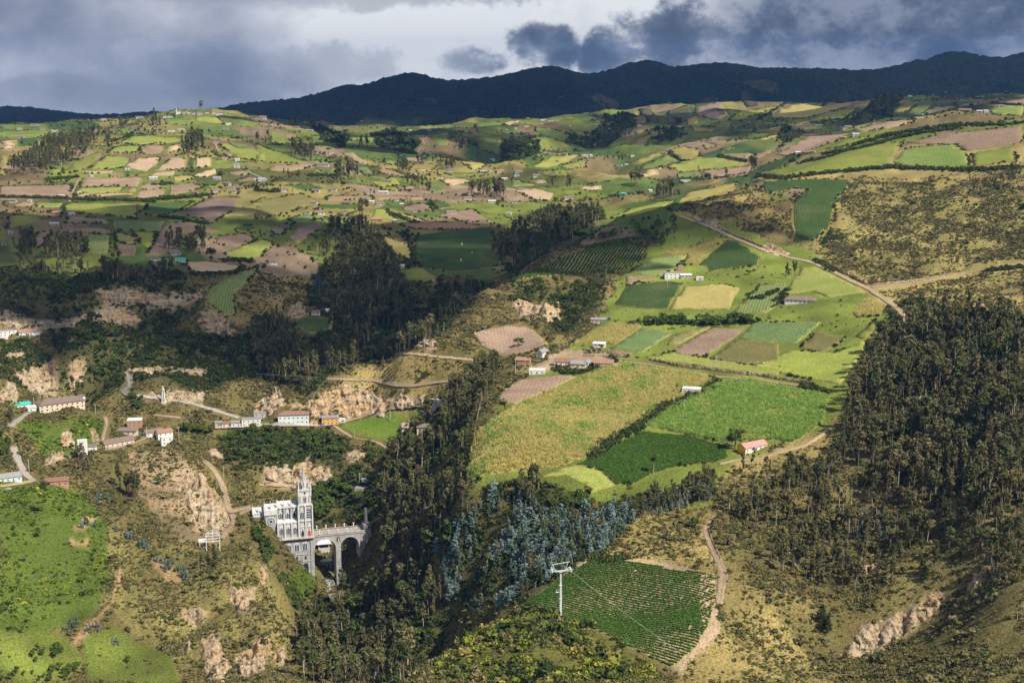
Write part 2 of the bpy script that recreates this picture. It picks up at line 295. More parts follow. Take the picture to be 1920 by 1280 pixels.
# fields: kind then outline
FIELDS = table('''
plow : A 0,770 520,755 500,840 0,845
plow : A 590,710 1030,705 990,768 575,768
lime : A 570,777 880,774 850,815 545,820
green : A 890,777 930,777 910,805 860,812
plow : A 937,777 985,774 970,808 922,806
tan : A 540,826 960,815 960,827 540,845
grass : A 480,890 982,893 977,1000 560,960 450,930
grass : A 990,893 1090,890 1050,935 990,945
dgreen : A 1096,885 1390,880 1300,940 1170,985 988,962
plowd : A 1520,845 1740,850 1660,960 1520,1030 1290,960
plow : A 1230,760 1380,745 1470,775 1340,810 1220,840
plow : A 1030,750 1150,738 1150,785 1010,795
plow : A 1000,802 1190,787 1180,830 1080,870 960,850
tan : A 1130,648 1240,555 1350,575 1338,640 1110,658
dgreen : A 1362,580 1408,570 1398,630 1347,643
tan : A 1415,565 1530,560 1520,625 1410,635
tan : A 1110,667 1265,655 1250,690 1080,695
plow : A 1000,535 1040,475 1190,475 1160,530
tan : A 1200,480 1300,465 1300,500 1210,530
tan : A 910,610 1000,570 1150,560 1130,610 1050,660 930,640
lime : A 640,640 760,550 940,560 900,620 820,650
lime : A 770,530 840,480 1030,475 990,520
grass : A 840,460 960,405 1260,420 1300,440 1100,465
tan : A 1390,700 1430,670 1550,640 1555,675 1480,700
dgreen : A 1420,745 1600,720 1590,750 1500,770
tan : A 590,660 820,655 800,672 600,678
green : A 900,670 1080,667 1060,690 910,695
dry : A 1255,694 1385,692 1400,710 1260,740
dgreen : A 1500,480 1530,490 1640,550 1580,555 1520,520
grass : A 1570,460 1640,462 1700,495 1800,503 1900,510 1920,600 1700,560
green : A 1645,450 1780,470 1800,500 1700,490
grass : A 1400,265 1560,270 1620,320 1420,300
green : A 1180,280 1400,302 1360,330 1200,320
green : A 0,370 370,365 340,400 0,410
dgreen : A 150,425 300,415 280,480 110,485
tan : A 0,450 130,435 100,490 0,500
grass : A 0,540 60,540 40,680 0,690
plow : A 490,985 760,1002 780,1035 470,1035
plow : A 410,1100 450,1070 700,1065 800,1088 790,1108 600,1104
rows : A 570,1112 790,1115 770,1250 640,1250
plow : A 230,1160 280,1100 370,1085 350,1150 290,1210 230,1190
bgreen : A 810,1015 1190,1020 1140,1090 830,1080
dry : A 830,1092 1010,1150 960,1190 830,1160
grass : A 960,1097 1130,1100 1080,1220 1015,1180
plow : A 820,1172 990,1203 970,1267 860,1267
plow : A 1150,1090 1220,1030 1400,1030 1600,1100 1300,1110 1300,1200 1150,1267 1030,1267 1100,1200
plow : A 1570,1130 1760,1105 1850,1150 1700,1200 1560,1180
lime : X 421,475 440,468 480,452 497,451 515,457 490,480 465,489 430,485
dgreen : A 1690,1070 1830,1040 1850,1075 1720,1100
plow : A 140,885 260,880 220,912 100,908
green : A 225,917 290,885 450,890 420,920
plow : A 1700,728 1830,692 1850,720 1740,735
plow : A 1640,670 1780,645 1790,688 1700,688
grass : A 70,980 280,965 290,1010 200,1040 60,1070
grass : A 580,570 720,520 735,540 600,650 420,690
olive : A 1700,940 1900,850 1920,970 1600,980
plow : B 100,625 400,605 430,622 240,658 110,655
bgreen : B 425,632 550,630 560,665 420,665
grass : B 80,360 220,395 200,470 100,450
grass : B 0,460 90,500 380,600 0,600
green : B 400,410 500,400 640,480 520,500 420,460
plow : B 620,530 680,520 830,610 740,600
lime : B 930,570 1010,590 990,620 920,600
bgreen : B 740,630 800,620 840,690 760,680
plowr : B 890,640 930,640 1080,690 1050,700 880,670
grass : B 840,740 1000,700 1040,760 900,768
grass : B 900,772 1010,774 1040,800 900,800
bgreen : B 1220,740 1370,780 1340,805 1240,800
tan : B 1330,720 1500,710 1540,735 1400,765
green : B 1360,670 1660,670 1620,700 1400,690
tan : B 1140,640 1240,645 1300,665 1200,665
dgreen : B 210,760 370,755 520,785 350,800
olive : B 200,840 330,825 430,870 330,920 240,960 100,990 0,1000 0,880
plow : B 510,840 825,830 845,860 510,870
plow : B 850,840 1200,845 1200,860 865,865
dgreen : B 460,900 750,895 720,935 440,935
bgreen : B 440,1000 560,985 720,983 700,1010 480,1010
plow : B 590,965 640,945 720,950 640,980
plowd : B 1050,910 1220,890 1270,940 1150,955 1060,940
dgreen : B 1260,870 1400,890 1430,920 1310,930
plow : B 1390,960 1560,930 1640,990 1700,1020 1500,1022 1290,980
tan : B 1000,965 1080,970 1220,1020 1180,1025
green : B 980,978 1015,982 1120,1030 1040,1030
lime : B 860,930 940,930 990,1010 830,990
plowr : B 1040,1038 1300,1025 1640,1050 1540,1080 1200,1080 1060,1060
plow : B 240,1140 300,1065 500,1020 480,1060 300,1180
plowd : B 80,1095 180,1040 270,1040 180,1120
bgreen : B 220,1000 400,970 430,1010 280,1035
dgreen : X 782,441 850,434 885,430 922,425 928,455 943,495 890,508 840,511 792,503 779,490 779,462
dry : X 714,442 769,460 772,490 735,475
green : B 640,360 740,380 900,450 700,440
green : B 1250,400 1380,380 1390,470 1300,470
grass : B 1600,420 1770,405 1750,540 1600,490
green : B 1580,320 1770,295 1760,380 1600,400
tan : B 1780,320 1860,290 1920,300 1830,330
plow : B 1050,560 1200,560 1190,600 1100,590
dry : B 1480,590 1560,580 1660,620 1560,660
grass : F 1000,230 1180,200 1300,270 1290,310 1100,290
dgreen : F 280,570 400,560 560,560 540,640 400,680 290,630
tan : E 1340,160 1480,155 1760,195 1690,245 1380,240
rows : E 1460,400 1560,320 1850,190 1840,250 1690,380 1690,550 1600,540
bgreen : E 1070,170 1190,135 1290,145 1270,185 1120,220
plow : X 888,624 943,611 985,612 1003,622 1030,648 995,664 940,669 905,650
green : C 160,620 280,620 520,690 360,710 220,690
dry : C 300,630 400,625 570,665 570,703 430,675
green : C 110,710 190,690 250,790 220,800 110,750
grass : C 150,890 280,820 480,810 400,860 260,900
green : C 340,890 540,840 520,900 400,910
lime : C 170,940 330,915 400,920 400,960 300,970
lime : C 1120,890 1300,840 1460,830 1700,870 1640,895 1440,915 1200,930
rows : C 1190,940 1330,935 1370,970 1200,975
dry : C 1110,780 1230,745 1350,780 1370,828 1230,850
green : C 930,890 1130,810 1190,850 1080,890 930,915
dry : C 830,880 1040,790 1090,800 920,880
plow : C 1360,710 1570,705 1490,738
bgreen : C 1370,745 1490,748 1400,768
dry : C 1300,610 1460,632 1420,645 1310,640
green : C 1380,600 1580,575 1550,620
dgreen : C 1570,625 1760,590 1800,650 1640,660
grass : C 1640,500 1890,460 1920,470 1720,530 1640,570 1560,560
tan : C 1010,640 1160,600 1240,600 1080,650 960,670
dry : C 880,640 950,630 1000,660 900,690
plow : C 1500,810 1700,800 1740,810 1680,840
plow : C 1700,830 1880,760 1860,800 1760,835
plow : C 1370,930 1720,890 1700,960 1440,980
tan : C 970,920 1080,905 1060,950 930,970
tan : C 20,1070 160,1055 300,1090 270,1140 160,1130
tan : C 470,1045 640,1035 650,1060 560,1070
bgreen : C 0,980 110,1020 160,1030 0,1040
tan : C 110,1000 240,990 250,1010 200,1020
grass : C 760,1240 900,1190 1180,1130 1100,1180 940,1230 700,1267
dry : C 1250,1090 1530,1030 1650,1005 1520,1070 1400,1110 1200,1150
green : C 1500,770 1600,730 1600,760 1500,800
dry : C 1780,690 1920,665 1920,690 1780,700
olive : C 550,400 630,375 780,440 740,490 620,450
plow : C 320,400 380,385 370,410
olive : C 910,480 990,460 1060,580 980,570
olive : C 800,520 880,490 930,540 860,570
olive : C 1120,500 1280,440 1320,520 1250,570 1120,590
plow : C 1300,440 1440,385 1500,400 1480,422 1320,465
plowd : C 1320,472 1500,425 1560,530 1480,560 1330,525
olive : C 1560,280 1680,280 1820,265 1920,300 1920,380 1830,390 1690,310
plow : C 1620,345 1690,340 1770,450 1690,470 1640,400
olive : C 1265,545 1330,535 1340,580 1270,595
plow : B 1200,140 1280,135 1340,185 1250,170
plow : B 1480,195 1650,230 1580,240
dry : D 100,520 280,440 700,430 640,470 330,545 120,550
grass : D 370,570 480,510 700,480 640,540 420,580
dry : D 970,500 1080,430 1160,425 1060,510
green : D 1080,510 1170,440 1270,440 1180,510
grass : D 670,618 960,530 1190,540 1160,555 960,562 720,618
plow : D 680,635 940,570 1150,567 1000,610 800,640
tan : D 1180,510 1290,465 1430,455 1410,480 1240,515
tan : D 1440,460 1780,395 1770,410 1540,460
bgreen : D 1320,385 1510,365 1500,385 1360,400
plow : D 140,810 360,680 660,655 650,680 300,810
plow : D 220,610 280,590 430,585 400,610 250,635
grass : D 490,770 600,715 800,680 720,730 560,760
grass : D 0,950 200,900 560,800 850,740 1060,710 1000,790 955,890 600,930 200,960
green : D 980,860 1060,770 1250,742 1430,742 1505,800 1530,900 1100,905
plow : D 1066,722 1300,670 1900,605 1920,720 1850,738 1500,780 1430,735 1250,733
grass : D 1540,800 1850,755 1860,860 1560,890
green : D 1660,470 1920,465 1900,530 1700,520
dgreen : X 1431,341 1530,336 1597,338 1590,352 1574,368 1568,385 1562,412 1552,430 1530,448 1505,457 1488,453 1492,435 1488,405 1490,385 1500,366 1515,357 1495,352 1460,362 1436,362
vine : G 0,490 250,380 600,230 760,185 860,210 990,300 860,390 720,430 560,440 380,445 200,455
rows : G 845,430 1000,330 1120,308 1262,304 1180,400 1080,460
maize : G 1080,302 1200,240 1290,250 1400,200 1550,170 1440,260 1335,368 1240,370 1272,298
dgreen : G 1345,375 1550,192 1620,195 1800,320 1760,380 1420,420 1410,380
dgreen : G 740,655 830,520 1100,490 1240,500 1120,690 960,690
plow : G 820,450 1060,472 940,492 822,522
dry : G 1130,690 1245,530 1500,510 1640,540 1560,690
rows : X 1374,586 1426,535 1470,530 1475,545 1455,575 1435,588
maize : G 450,935 720,795 940,805 900,840 740,945 600,930 460,950
bgreen : G 710,975 930,832 1040,838 1150,870 930,1005
olive : G 1095,945 1185,872 1400,815 1425,825 1200,942
plow : G 1145,995 1290,912 1433,828 1680,830 1600,900 1390,1035 1200,1020
bgreen : X 1385,635 1412,606 1430,604 1542,604 1494,644 1420,640
olive : G 1425,1045 1605,912 1920,940 1920,1060 1700,1085
lime : G 960,1040 1150,1002 1400,1045 1700,1092 1920,1125 1920,1165 1600,1135 1200,1078 1020,1058
olive : H 330,958 420,862 640,890 560,960 480,1000 300,968
maize : H 690,720 780,620 920,670 880,740 720,750
grass : H 700,890 850,770 840,860 780,905
grass : H 0,1085 250,985 560,1005 780,915 760,1000 650,1150 600,1230 300,1180 0,1118
lime : H 180,590 320,400 400,380 600,470 780,570 520,605 400,560
plow : K 480,280 520,220 640,130 900,90 1095,100 900,188 650,306 600,290
corn : X 876,903 884,847 892,816 931,785 983,754 1060,725 1136,687 1190,687 1260,694 1338,709 1331,722 1300,744 1246,753 1214,786 1188,800 1136,829 1105,853 1059,871 1013,881 946,886 904,894
reed : L 20,470 200,340 450,210 600,140 800,130 1000,180 1360,240 1340,300 1320,430 1180,530 1100,575 1000,556 720,566 600,576 400,527 200,487
potato : X 1083,871 1206,809 1300,820 1362,837 1364,859 1340,867 1278,872 1226,887 1180,911 1154,906 1133,888 1123,879
lime : K 820,820 960,760 1065,733 1235,764 1355,884 1200,930 1130,960 1150,880 1000,810
potrow : O 335,680 480,595 640,475 830,372 1000,387 1150,402 1400,457 1690,487 1698,650 1636,860 1556,1000 1440,1106 1390,1146 1270,1106 1100,1016 950,936 800,866 600,796 450,738
lush : J 905,372 1150,300 1545,238 1540,300 1400,322 1480,478 1250,498 1000,440
''')

# roads and tracks: surface, width (m), then the line
ROADS = table('''
dirt 5 : G 1200,20 1400,90 1600,180 1750,240 1850,285
dirt 5.5 : H 0,250 230,320 380,350 560,430 700,500 800,545 880,600 960,650 1040,720 1080,790 1085,880 1045,980
dirt 4 : H 820,535 1000,515 1200,490 1400,450 1600,410 1910,362
dirt 4 : G 740,1062 1000,1090 1200,1135 1500,1178 1766,1198 1920,1222
dirt 4 : H 160,1222 300,1240 420,1255
dirt 3.5 : L 1360,480 1250,560 1180,600 1000,645 900,680 820,700 700,700 570,730
dirt 4.5 : O 1740,40 1680,80 1625,170 1655,270 1720,400 1760,480 1740,560 1720,700
asphalt 6 : I 880,0 940,50 940,90 880,120 900,150 970,160
asphalt 6 : I 970,160 1220,190 1400,220 1560,270 1720,320
asphalt 7 : J 0,387 200,380 400,372 600,370 760,370 900,358
dirt 5 : J 900,358 1000,330 1150,290 1300,252 1550,228
asphalt 5 : I 215,275 140,330 75,385
asphalt 6 : I 90,520 115,590 140,650 190,735 240,772
dirt 4 : I 240,772 150,792 0,812
dirt 3 : I 755,308 772,350 750,430 730,500
dirt 2.5 : I 310,670 440,612 520,600
dirt 5 : I 690,552 800,542 950,503 1065,462
dirt 5 : I 1470,625 1550,705 1600,800 1640,940 1655,1000 1800,962
dirt 4 : I 1655,1000 1690,1050 1640,1120 1600,1190
dirt 2.5 : J 860,372 950,432 1010,462 1170,490 1240,530 1270,590
dirt 3 : F 1000,822 1130,822 1300,842 1580,867
dirt 3 : F 500,1002 850,1012 1000,1050 1130,1055 1280,1030 1600,1000
dirt 4 : A 575,700 510,830 500,880
dirt 4 : A 1540,440 1572,515
asphalt 5 : A 1740,630 1800,670 1920,722
dirt 3 : J 330,800 480,810 560,805
dirt 4 : J 180,1015 290,965
dirt 3 : I 1100,300 1300,320
''')
# ---------------------------------------------------------------- ground cover, relief and the terrain sheet
RW, RH = 960, 640
_rx, _ry = np.meshgrid((np.arange(RW) + .5) * 2, (np.arange(RH) + .5) * 2)
def inside(poly, x, y):
    c = np.zeros(np.shape(x), bool); n = len(poly)
    for i in range(n):
        x0, y0 = poly[i]; x1, y1 = poly[(i + 1) % n]
        if y0 == y1: continue
        c ^= ((y0 > y) != (y1 > y)) & (x < (x1 - x0) * (y - y0) / (y1 - y0) + x0)
    return c
def raster(mask, poly, val):
    p = np.array(poly); x0 = max(int(p[:, 0].min() / 2) - 1, 0); x1 = min(int(p[:, 0].max() / 2) + 2, RW)
    y0 = max(int(p[:, 1].min() / 2) - 1, 0); y1 = min(int(p[:, 1].max() / 2) + 2, RH)
    if x1 > x0 and y1 > y0:
        s = mask[y0:y1, x0:x1]; s[inside(poly, _rx[y0:y1, x0:x1], _ry[y0:y1, x0:x1])] = val

#            base colour            rough  shrubs/m2  rock
CLS = {'none': ((.13, .14, .035), .5, .0), 'grass': ((.145, .185, .033), .35, .006), 'scrub': ((.165, .135, .052), 1.6, .30), 'dry': ((.28, .225, .085), .7, .13),
       'scrubdry': ((.235, .20, .072), 1.4, .26), 'dryscrub': ((.29, .225, .085), .9, .15), 'forest': ((.085, .075, .03), 1.1, .16), 'soilpath': ((.38, .29, .19), .2, .0),
       'bush': ((.095, .10, .025), 1.0, .55), 'lush': ((.085, .125, .020), .9, .22), 'brown': ((.33, .24, .15), .7, .10), 'rock': ((.47, .36, .235), 1.5, .03),
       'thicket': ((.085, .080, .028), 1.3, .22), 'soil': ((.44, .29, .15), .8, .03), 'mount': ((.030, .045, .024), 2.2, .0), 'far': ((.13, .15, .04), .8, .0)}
CN = list(CLS); CI = {k: i for i, k in enumerate(CN)}
cov = np.full((RH, RW), -1, np.int16)
for (k,), poly in COVER: raster(cov, poly, CI[k])
fld = np.zeros((RH, RW), np.int16)
for (k,), poly in FIELDS: raster(fld, poly, 1)
for (k, w), line in ROADS:
    for (xa, ya), (xb, yb) in zip(line[:-1], line[1:]):
        for s in np.linspace(0, 1, 30):
            i, j = int((ya + (yb - ya) * s) / 2), int((xa + (xb - xa) * s) / 2)
            if 1 <= i < RH - 1 and 1 <= j < RW - 1: fld[i - 1:i + 2, j - 1:j + 2] = 1
fldd = fld.copy()
for dy in (-2, -1, 1, 2):
    fldd |= np.roll(fld, dy, 0); fldd |= np.roll(fld, dy, 1)

TB = HB / DD; RMB = np.maximum.accumulate(TB, axis=0)
vis = TB >= np.vstack([np.full((1, NC), -9), RMB[:-1]]) - 0.004
VX, VY = project(GX, GY, HB + CZ)
wx = fbm(GX, GY, 30, 3, 5) * 5; wy = fbm(GX, GY, 30, 3, 9) * 5
def look(r, x, y, d):
    i = np.floor(y / 2).astype(int); j = np.floor(x / 2).astype(int); ok = (i >= 0) & (i < RH) & (j >= 0) & (j < RW)
    o = np.full(x.shape, d, r.dtype); o[ok] = r[i[ok], j[ok]]; return o
VC = look(cov, VX + wx, VY + wy, -1)
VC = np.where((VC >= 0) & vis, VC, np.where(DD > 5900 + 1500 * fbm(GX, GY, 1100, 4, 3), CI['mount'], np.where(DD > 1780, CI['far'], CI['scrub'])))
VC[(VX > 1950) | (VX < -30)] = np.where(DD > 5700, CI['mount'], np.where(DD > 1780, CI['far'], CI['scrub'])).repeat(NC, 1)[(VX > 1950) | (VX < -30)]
FV = (look(fldd, VX, VY, 0) > 0) & vis
RG = np.array([CLS[k][1] for k in CN])[VC] * np.where(FV, .12, 1.0)
def smooth(a, n=1):
    for _ in range(n):
        a = (a + np.roll(a, 1, 0) + np.roll(a, -1, 0) + np.roll(a, 1, 1) + np.roll(a, -1, 1)) / 5
    return a
RG = smooth(RG, 2)
far = np.clip(DD / 1000, .8, 9)
gul = np.abs(fbm(GX + 9 * fbm(GX, GY, 60, 2, 25), GY, 46, 3, 27))
HB += RG * (fbm(GX, GY, 70, 2, 21) * 1.9 + fbm(GX, GY, 22, 3, 31) * .8 + (gul - .45) * 3.4) * np.minimum(far, 1.6)
ridg = 1 - np.abs(fbm(GX, GY, 1400, 4, 41, .55)); ridg2 = 1 - np.abs(fbm(GX, GY, 420, 4, 43, .5))
mt = np.clip((DD - 5800) / 1200, 0, 1); crest = TB[LV > math.log(7800)].max(0)[None]; tp = 1 - np.clip((TB - crest + .016) / .012, 0, 1)
HB += mt * (np.clip(tp, .06, 1) * ((ridg - 1.0) * 210 + (ridg2 - 1.0) * 70) + fbm(GX, GY, 90, 3, 51) * 5)
rel = np.clip((DD - 2250) / 900, 0, 1) * (1 - np.clip((DD - 6300) / 700, 0, 1)); mid = np.clip(1 - np.abs(TH[None] - .06) / .20, .25, 1)
HB += rel * mid * ((.5 - np.abs(fbm(GX, GY, 620, 3, 61))) * 105 + (.4 - np.abs(fbm(GX, GY, 240, 2, 63))) * 16)
sk_a, sk_t = ray([p[0] for p in SKYLINE], [p[1] for p in SKYLINE]); want = np.interp(TH, sk_a, sk_t) + .0006 * fbm(TH * 400, TH * 0, 1.0, 3, 99)
kf = np.clip((DD - 7400) / 1500, 0, 1); kf = kf * kf * (3 - 2 * kf); HB += (want - (HB / DD)[LV > math.log(7800)].max(0))[None] * DD * kf
RK = smooth((VC == CI['rock']).astype(float), 1)
HB += RK * (np.abs(fbm(GX, GY, 14, 3, 71)) * 9.0 - 3.2)
T = HB / DD; RM = np.maximum.accumulate(T, axis=0)
VIS = T >= np.vstack([np.full((1, NC), -9), RM[:-1]]) - 0.0015

def ground(x, y):
    x = np.asarray(x, float); y = np.asarray(y, float)
    u = (np.arctan2(x, y) - TH[0]) / (TH[-1] - TH[0]) * (NC - 1); v = (np.log(np.hypot(x, y)) - LV[0]) / (LV[-1] - LV[0]) * (NR - 1)
    u = np.clip(u, 0, NC - 1.001); v = np.clip(v, 0, NR - 1.001); j = u.astype(int); i = v.astype(int); fu = u - j; fv = v - i
    return CZ + HB[i, j] * (1 - fu) * (1 - fv) + HB[i, j + 1] * fu * (1 - fv) + HB[i + 1, j] * (1 - fu) * fv + HB[i + 1, j + 1] * fu * fv
def hit(px, py):
    az, t = ray(px, py); u = min(max((float(az) - TH[0]) / (TH[-1] - TH[0]) * (NC - 1), 0), NC - 1.001); j = int(u); fu = u - j
    col = RM[:, j] * (1 - fu) + RM[:, j + 1] * fu
    r = int(np.searchsorted(col, float(t)))
    if r >= NR: r = NR - 1
    if r > 0:
        f = (float(t) - col[r - 1]) / max(col[r] - col[r - 1], 1e-9); v = r - 1 + min(max(f, 0), 1)
    else: v = 0
    D = math.exp(LV[0] + (LV[-1] - LV[0]) * v / (NR - 1)); x = D * math.sin(az); y = D * math.cos(az)
    return Vector((x, y, float(ground(x, y))))

def nmesh(name, co, faces_flat, nper, attrs=None, smooth_=True):
    me = bpy.data.meshes.new(name); nf = len(faces_flat) // nper
    me.vertices.add(len(co)); me.vertices.foreach_set('co', np.asarray(co, np.float32).ravel())
    me.loops.add(len(faces_flat)); me.loops.foreach_set('vertex_index', np.asarray(faces_flat, np.int32))
    me.polygons.add(nf); me.polygons.foreach_set('loop_start', np.arange(0, nf * nper, nper, dtype=np.int32))
    if smooth_: me.polygons.foreach_set('use_smooth', np.ones(nf, bool))
    me.update(calc_edges=True)
    for k, (typ, arr) in (attrs or {}).items():
        a = me.attributes.new(k, typ, 'POINT'); a.data.foreach_set('color' if typ == 'FLOAT_COLOR' else 'vector' if typ == 'FLOAT_VECTOR' else 'value', np.asarray(arr).ravel())
    return me
def link(name, me, parent=None, kind=None, label=None, cat=None, group=None):
    o = bpy.data.objects.new(name, me); COL.objects.link(o)
    if parent is not None: o.parent = parent
    tag(o, label, cat, group, kind); return o
def tag(o, label=None, cat=None, group=None, kind=None):
    if label: o['label'] = label
    if cat: o['category'] = cat
    if group: o['group'] = group
    if kind: o['kind'] = kind
    return o

# ---------------------------------------------------------------- materials
def principled(name, rough=.9, spec=.2):
    m = bpy.data.materials.new(name); m.use_nodes = True; n = NT(m.node_tree)
    b = n.n['Principled BSDF']; b.inputs['Roughness'].default_value = rough; b.inputs['Specular IOR Level'].default_value = spec
    return m, n, b
def terrain_material():
    m, n, b = principled('terrain', .95, .1)
    P = n.add('ShaderNodeNewGeometry').outputs['Position']
    colr = n.add('ShaderNodeAttribute', attribute_name='cover').outputs['Color']
    mk = n.add('ShaderNodeSeparateColor', {0: n.add('ShaderNodeAttribute', attribute_name='mask').outputs['Color']})
    rock, rough, tone = mk.outputs[0], mk.outputs[1], mk.outputs[2]
    nz = n.add('ShaderNodeTexNoise', {'Vector': P, 'Scale': .62, 'Detail': 4.0, 'Roughness': .72}); n2 = nz.outputs['Fac']
    tn = n.noise(P, 1.1, 2, .7)
    v = n.mapr(n2, .25, .75, .55, 1.4)
    c = n.mix(1.0, colr, n.add('ShaderNodeCombineColor', {0: v, 1: v, 2: v}).outputs[0], 'MULTIPLY')
    tuft = n.mix(tone, (.060, .080, .020), (.15, .12, .045))           # tufts: greener and straw-coloured specks on rough ground
    c = n.mix(n.math('MULTIPLY', n.mapr(tn, .50, .60), n.math('MULTIPLY', rough, .8)), c, tuft)
    n.l.new(c, b.inputs['Base Color'])
    bp = n.add('ShaderNodeBump', {'Strength': .8, 'Distance': 1.2, 'Height': n2}); n.l.new(bp.outputs[0], b.inputs['Normal'])
    # rock: vertical cracks and beds
    rb = n.add('ShaderNodeBsdfDiffuse')
    mp = n.add('ShaderNodeMapping', {'Vector': P, 'Scale': (1, 1, .28)}).outputs[0]
    r1 = n.noise(mp, .24, 6, .70); mp2 = n.add('ShaderNodeMapping', {'Vector': P, 'Scale': (.25, .25, 1.6)}).outputs[0]
    r2 = n.noise(mp2, .25, 3, .6)
    rc = n.ramp(n.math('ADD', n.math('MULTIPLY', r1, .7), n.math('MULTIPLY', r2, .3)), [(.34, (.08, .06, .04)), (.41, (.27, .20, .125)), (.50, (.50, .385, .25)), (.68, (.68, .57, .42))])
    rc = n.mix(n.math('MULTIPLY', n.mapr(n.noise(P, .16, 4, .6), .53, .63), .9), rc, (.12, .11, .04))
    n.l.new(rc, rb.inputs[0])
    bq = n.add('ShaderNodeBump', {'Strength': 1.0, 'Distance': 6.0, 'Height': r1}); n.l.new(bq.outputs[0], rb.inputs['Normal'])
    fac = n.mapr(n.math('ADD', rock, n.math('MULTIPLY', n.math('SUBTRACT', n2, .5), n.math('MULTIPLY', n.math('GREATER_THAN', rock, .01), .9))), .38, .62)
    mx = n.add('ShaderNodeMixShader', {0: fac, 1: b.outputs[0], 2: rb.outputs[0]}); n.l.new(mx.outputs[0], n.n['Material Output'].inputs[0])
    return m
def mountain_material():
    m, n, b = principled('mountain forest', .95, .1)
    P = n.add('ShaderNodeNewGeometry').outputs['Position']
    colr = n.add('ShaderNodeAttribute', attribute_name='cover').outputs['Color']
    vo = n.add('ShaderNodeTexVoronoi', {'Vector': P, 'Scale': .055}); fc = n.mapr(vo.outputs['Distance'], .1, .75, 1.35, .5)
    c = n.mix(1.0, colr, n.add('ShaderNodeCombineColor', {0: fc, 1: fc, 2: fc}).outputs[0], 'MULTIPLY')
    n.l.new(c, b.inputs['Base Color'])
    bp = n.add('ShaderNodeBump', {'Strength': .8, 'Distance': 6.0, 'Height': fc}); n.l.new(bp.outputs[0], b.inputs['Normal'])
    return m
M = {'terrain': terrain_material(), 'mountain': mountain_material()}
base = np.array([CLS[k][0] for k in CN])[VC]
# patches of different pasture on the plateau between the traced fields
cell = _hash(np.floor((GX * .8 + GY * .35 + 45 * fbm(GX, GY, 300, 2, 81)) / 105), np.floor((GY * .9 - GX * .3 + 45 * fbm(GX, GY, 300, 2, 83)) / 170), 7)
pal = np.array([(.135, .165, .035), (.075, .115, .026), (.20, .175, .06), (.22, .16, .11), (.08, .09, .028), (.045, .08, .026), (.15, .115, .058), (.115, .14, .034)])
fm = VC == CI['far']; base[fm] = pal[(cell[fm] * 7.99).astype(int)]
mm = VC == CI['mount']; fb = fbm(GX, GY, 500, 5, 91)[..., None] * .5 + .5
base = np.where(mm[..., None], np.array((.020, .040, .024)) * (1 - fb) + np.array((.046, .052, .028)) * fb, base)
base = base * np.where(mm, 1.0, (1 + .30 * fbm(GX, GY, 30, 3, 93)) * (1 + .16 * fbm(GX, GY, 110, 2, 95)))[..., None]
base = np.stack([smooth(base[..., k], 1) for k in range(3)], -1)
rgh = np.array([{'scrub': 1, 'scrubdry': .9, 'dryscrub': .6, 'forest': .9, 'thicket': .9, 'bush': .9, 'dry': .35, 'brown': .8, 'lush': .3, 'grass': .25, 'far': .3, 'soil': .3}.get(k, 0) for k in CN], float)[VC]
tone = np.clip(fbm(GX, GY, 18, 3, 97) * 1.2 + .5, 0, 1)
mask = np.stack([RK, smooth(rgh, 1), tone, np.ones_like(RK)], -1)
idx = np.arange(NR * NC).reshape(NR, NC)
quads = np.stack([idx[:-1, :-1], idx[:-1, 1:], idx[1:, 1:], idx[1:, :-1]], -1).reshape(-1)
me = nmesh('terrain', np.stack([GX, GY, HB + CZ], -1).reshape(-1, 3), quads, 4,
           {'cover': ('FLOAT_COLOR', np.concatenate([base, np.ones(base.shape[:2] + (1,))], -1)), 'mask': ('FLOAT_COLOR', mask)})
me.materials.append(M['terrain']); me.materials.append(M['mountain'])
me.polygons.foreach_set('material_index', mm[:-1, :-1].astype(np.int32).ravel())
link('terrain', me, kind='structure')

def field_material(name, ca, cb, row=0.0, rowc=None, amt=.5, bump=.3, mott=.35, speck=None, edgec=(.22, .20, .065)):
    m, n, b = principled(name, .95, .1)
    uv = n.add('ShaderNodeUVMap').outputs[0]; P = n.add('ShaderNodeNewGeometry').outputs['Position']
    rnd = n.add('ShaderNodeObjectInfo').outputs['Random']
    fn = n.noise(P, .5, 3, .7)
    c = n.mix(n.mapr(n.noise(P, .03, 2, .55), .3, .7), ca, cb)
    c = n.mix(n.math('MULTIPLY', n.mapr(n.noise(P, .014, 4, .6), .50, .68), .5), c, tuple((a * .55 + b * .45) * k for a, b, k in zip(ca, (.30, .23, .11), (1, 1, 1))))
    edge = n.add('ShaderNodeAttribute', attribute_name='edge').outputs['Fac']
    c = n.mix(n.mapr(n.math('ADD', edge, n.math('MULTIPLY', fn, .9)), .95, 1.25), c, edgec)
    f = n.math('MULTIPLY', n.mapr(fn, .25, .75, 1 - mott, 1 + mott), n.mapr(rnd, 0, 1, .82, 1.18))
    if row:
        s = n.math('MULTIPLY', n.add('ShaderNodeSeparateXYZ', {0: uv}).outputs[0], 2 * math.pi / row)
        w = n.math('SINE', n.math('ADD', s, n.math('MULTIPLY', n.noise(P, .25, 0), 2.2)))
        c = n.mix(n.math('MULTIPLY', n.mapr(w, -.5, .9), amt), c, rowc)
    if speck: c = n.mix(n.math('MULTIPLY', n.mapr(n.noise(P, .9, 2, .7), .55, .66), .7), c, speck)
    c = n.mix(1.0, c, n.add('ShaderNodeCombineColor', {0: f, 1: f, 2: f}).outputs[0], 'MULTIPLY')
    n.l.new(c, b.inputs['Base Color'])
    bp = n.add('ShaderNodeBump', {'Strength': bump, 'Distance': .8, 'Height': fn}); n.l.new(bp.outputs[0], b.inputs['Normal'])
    return m
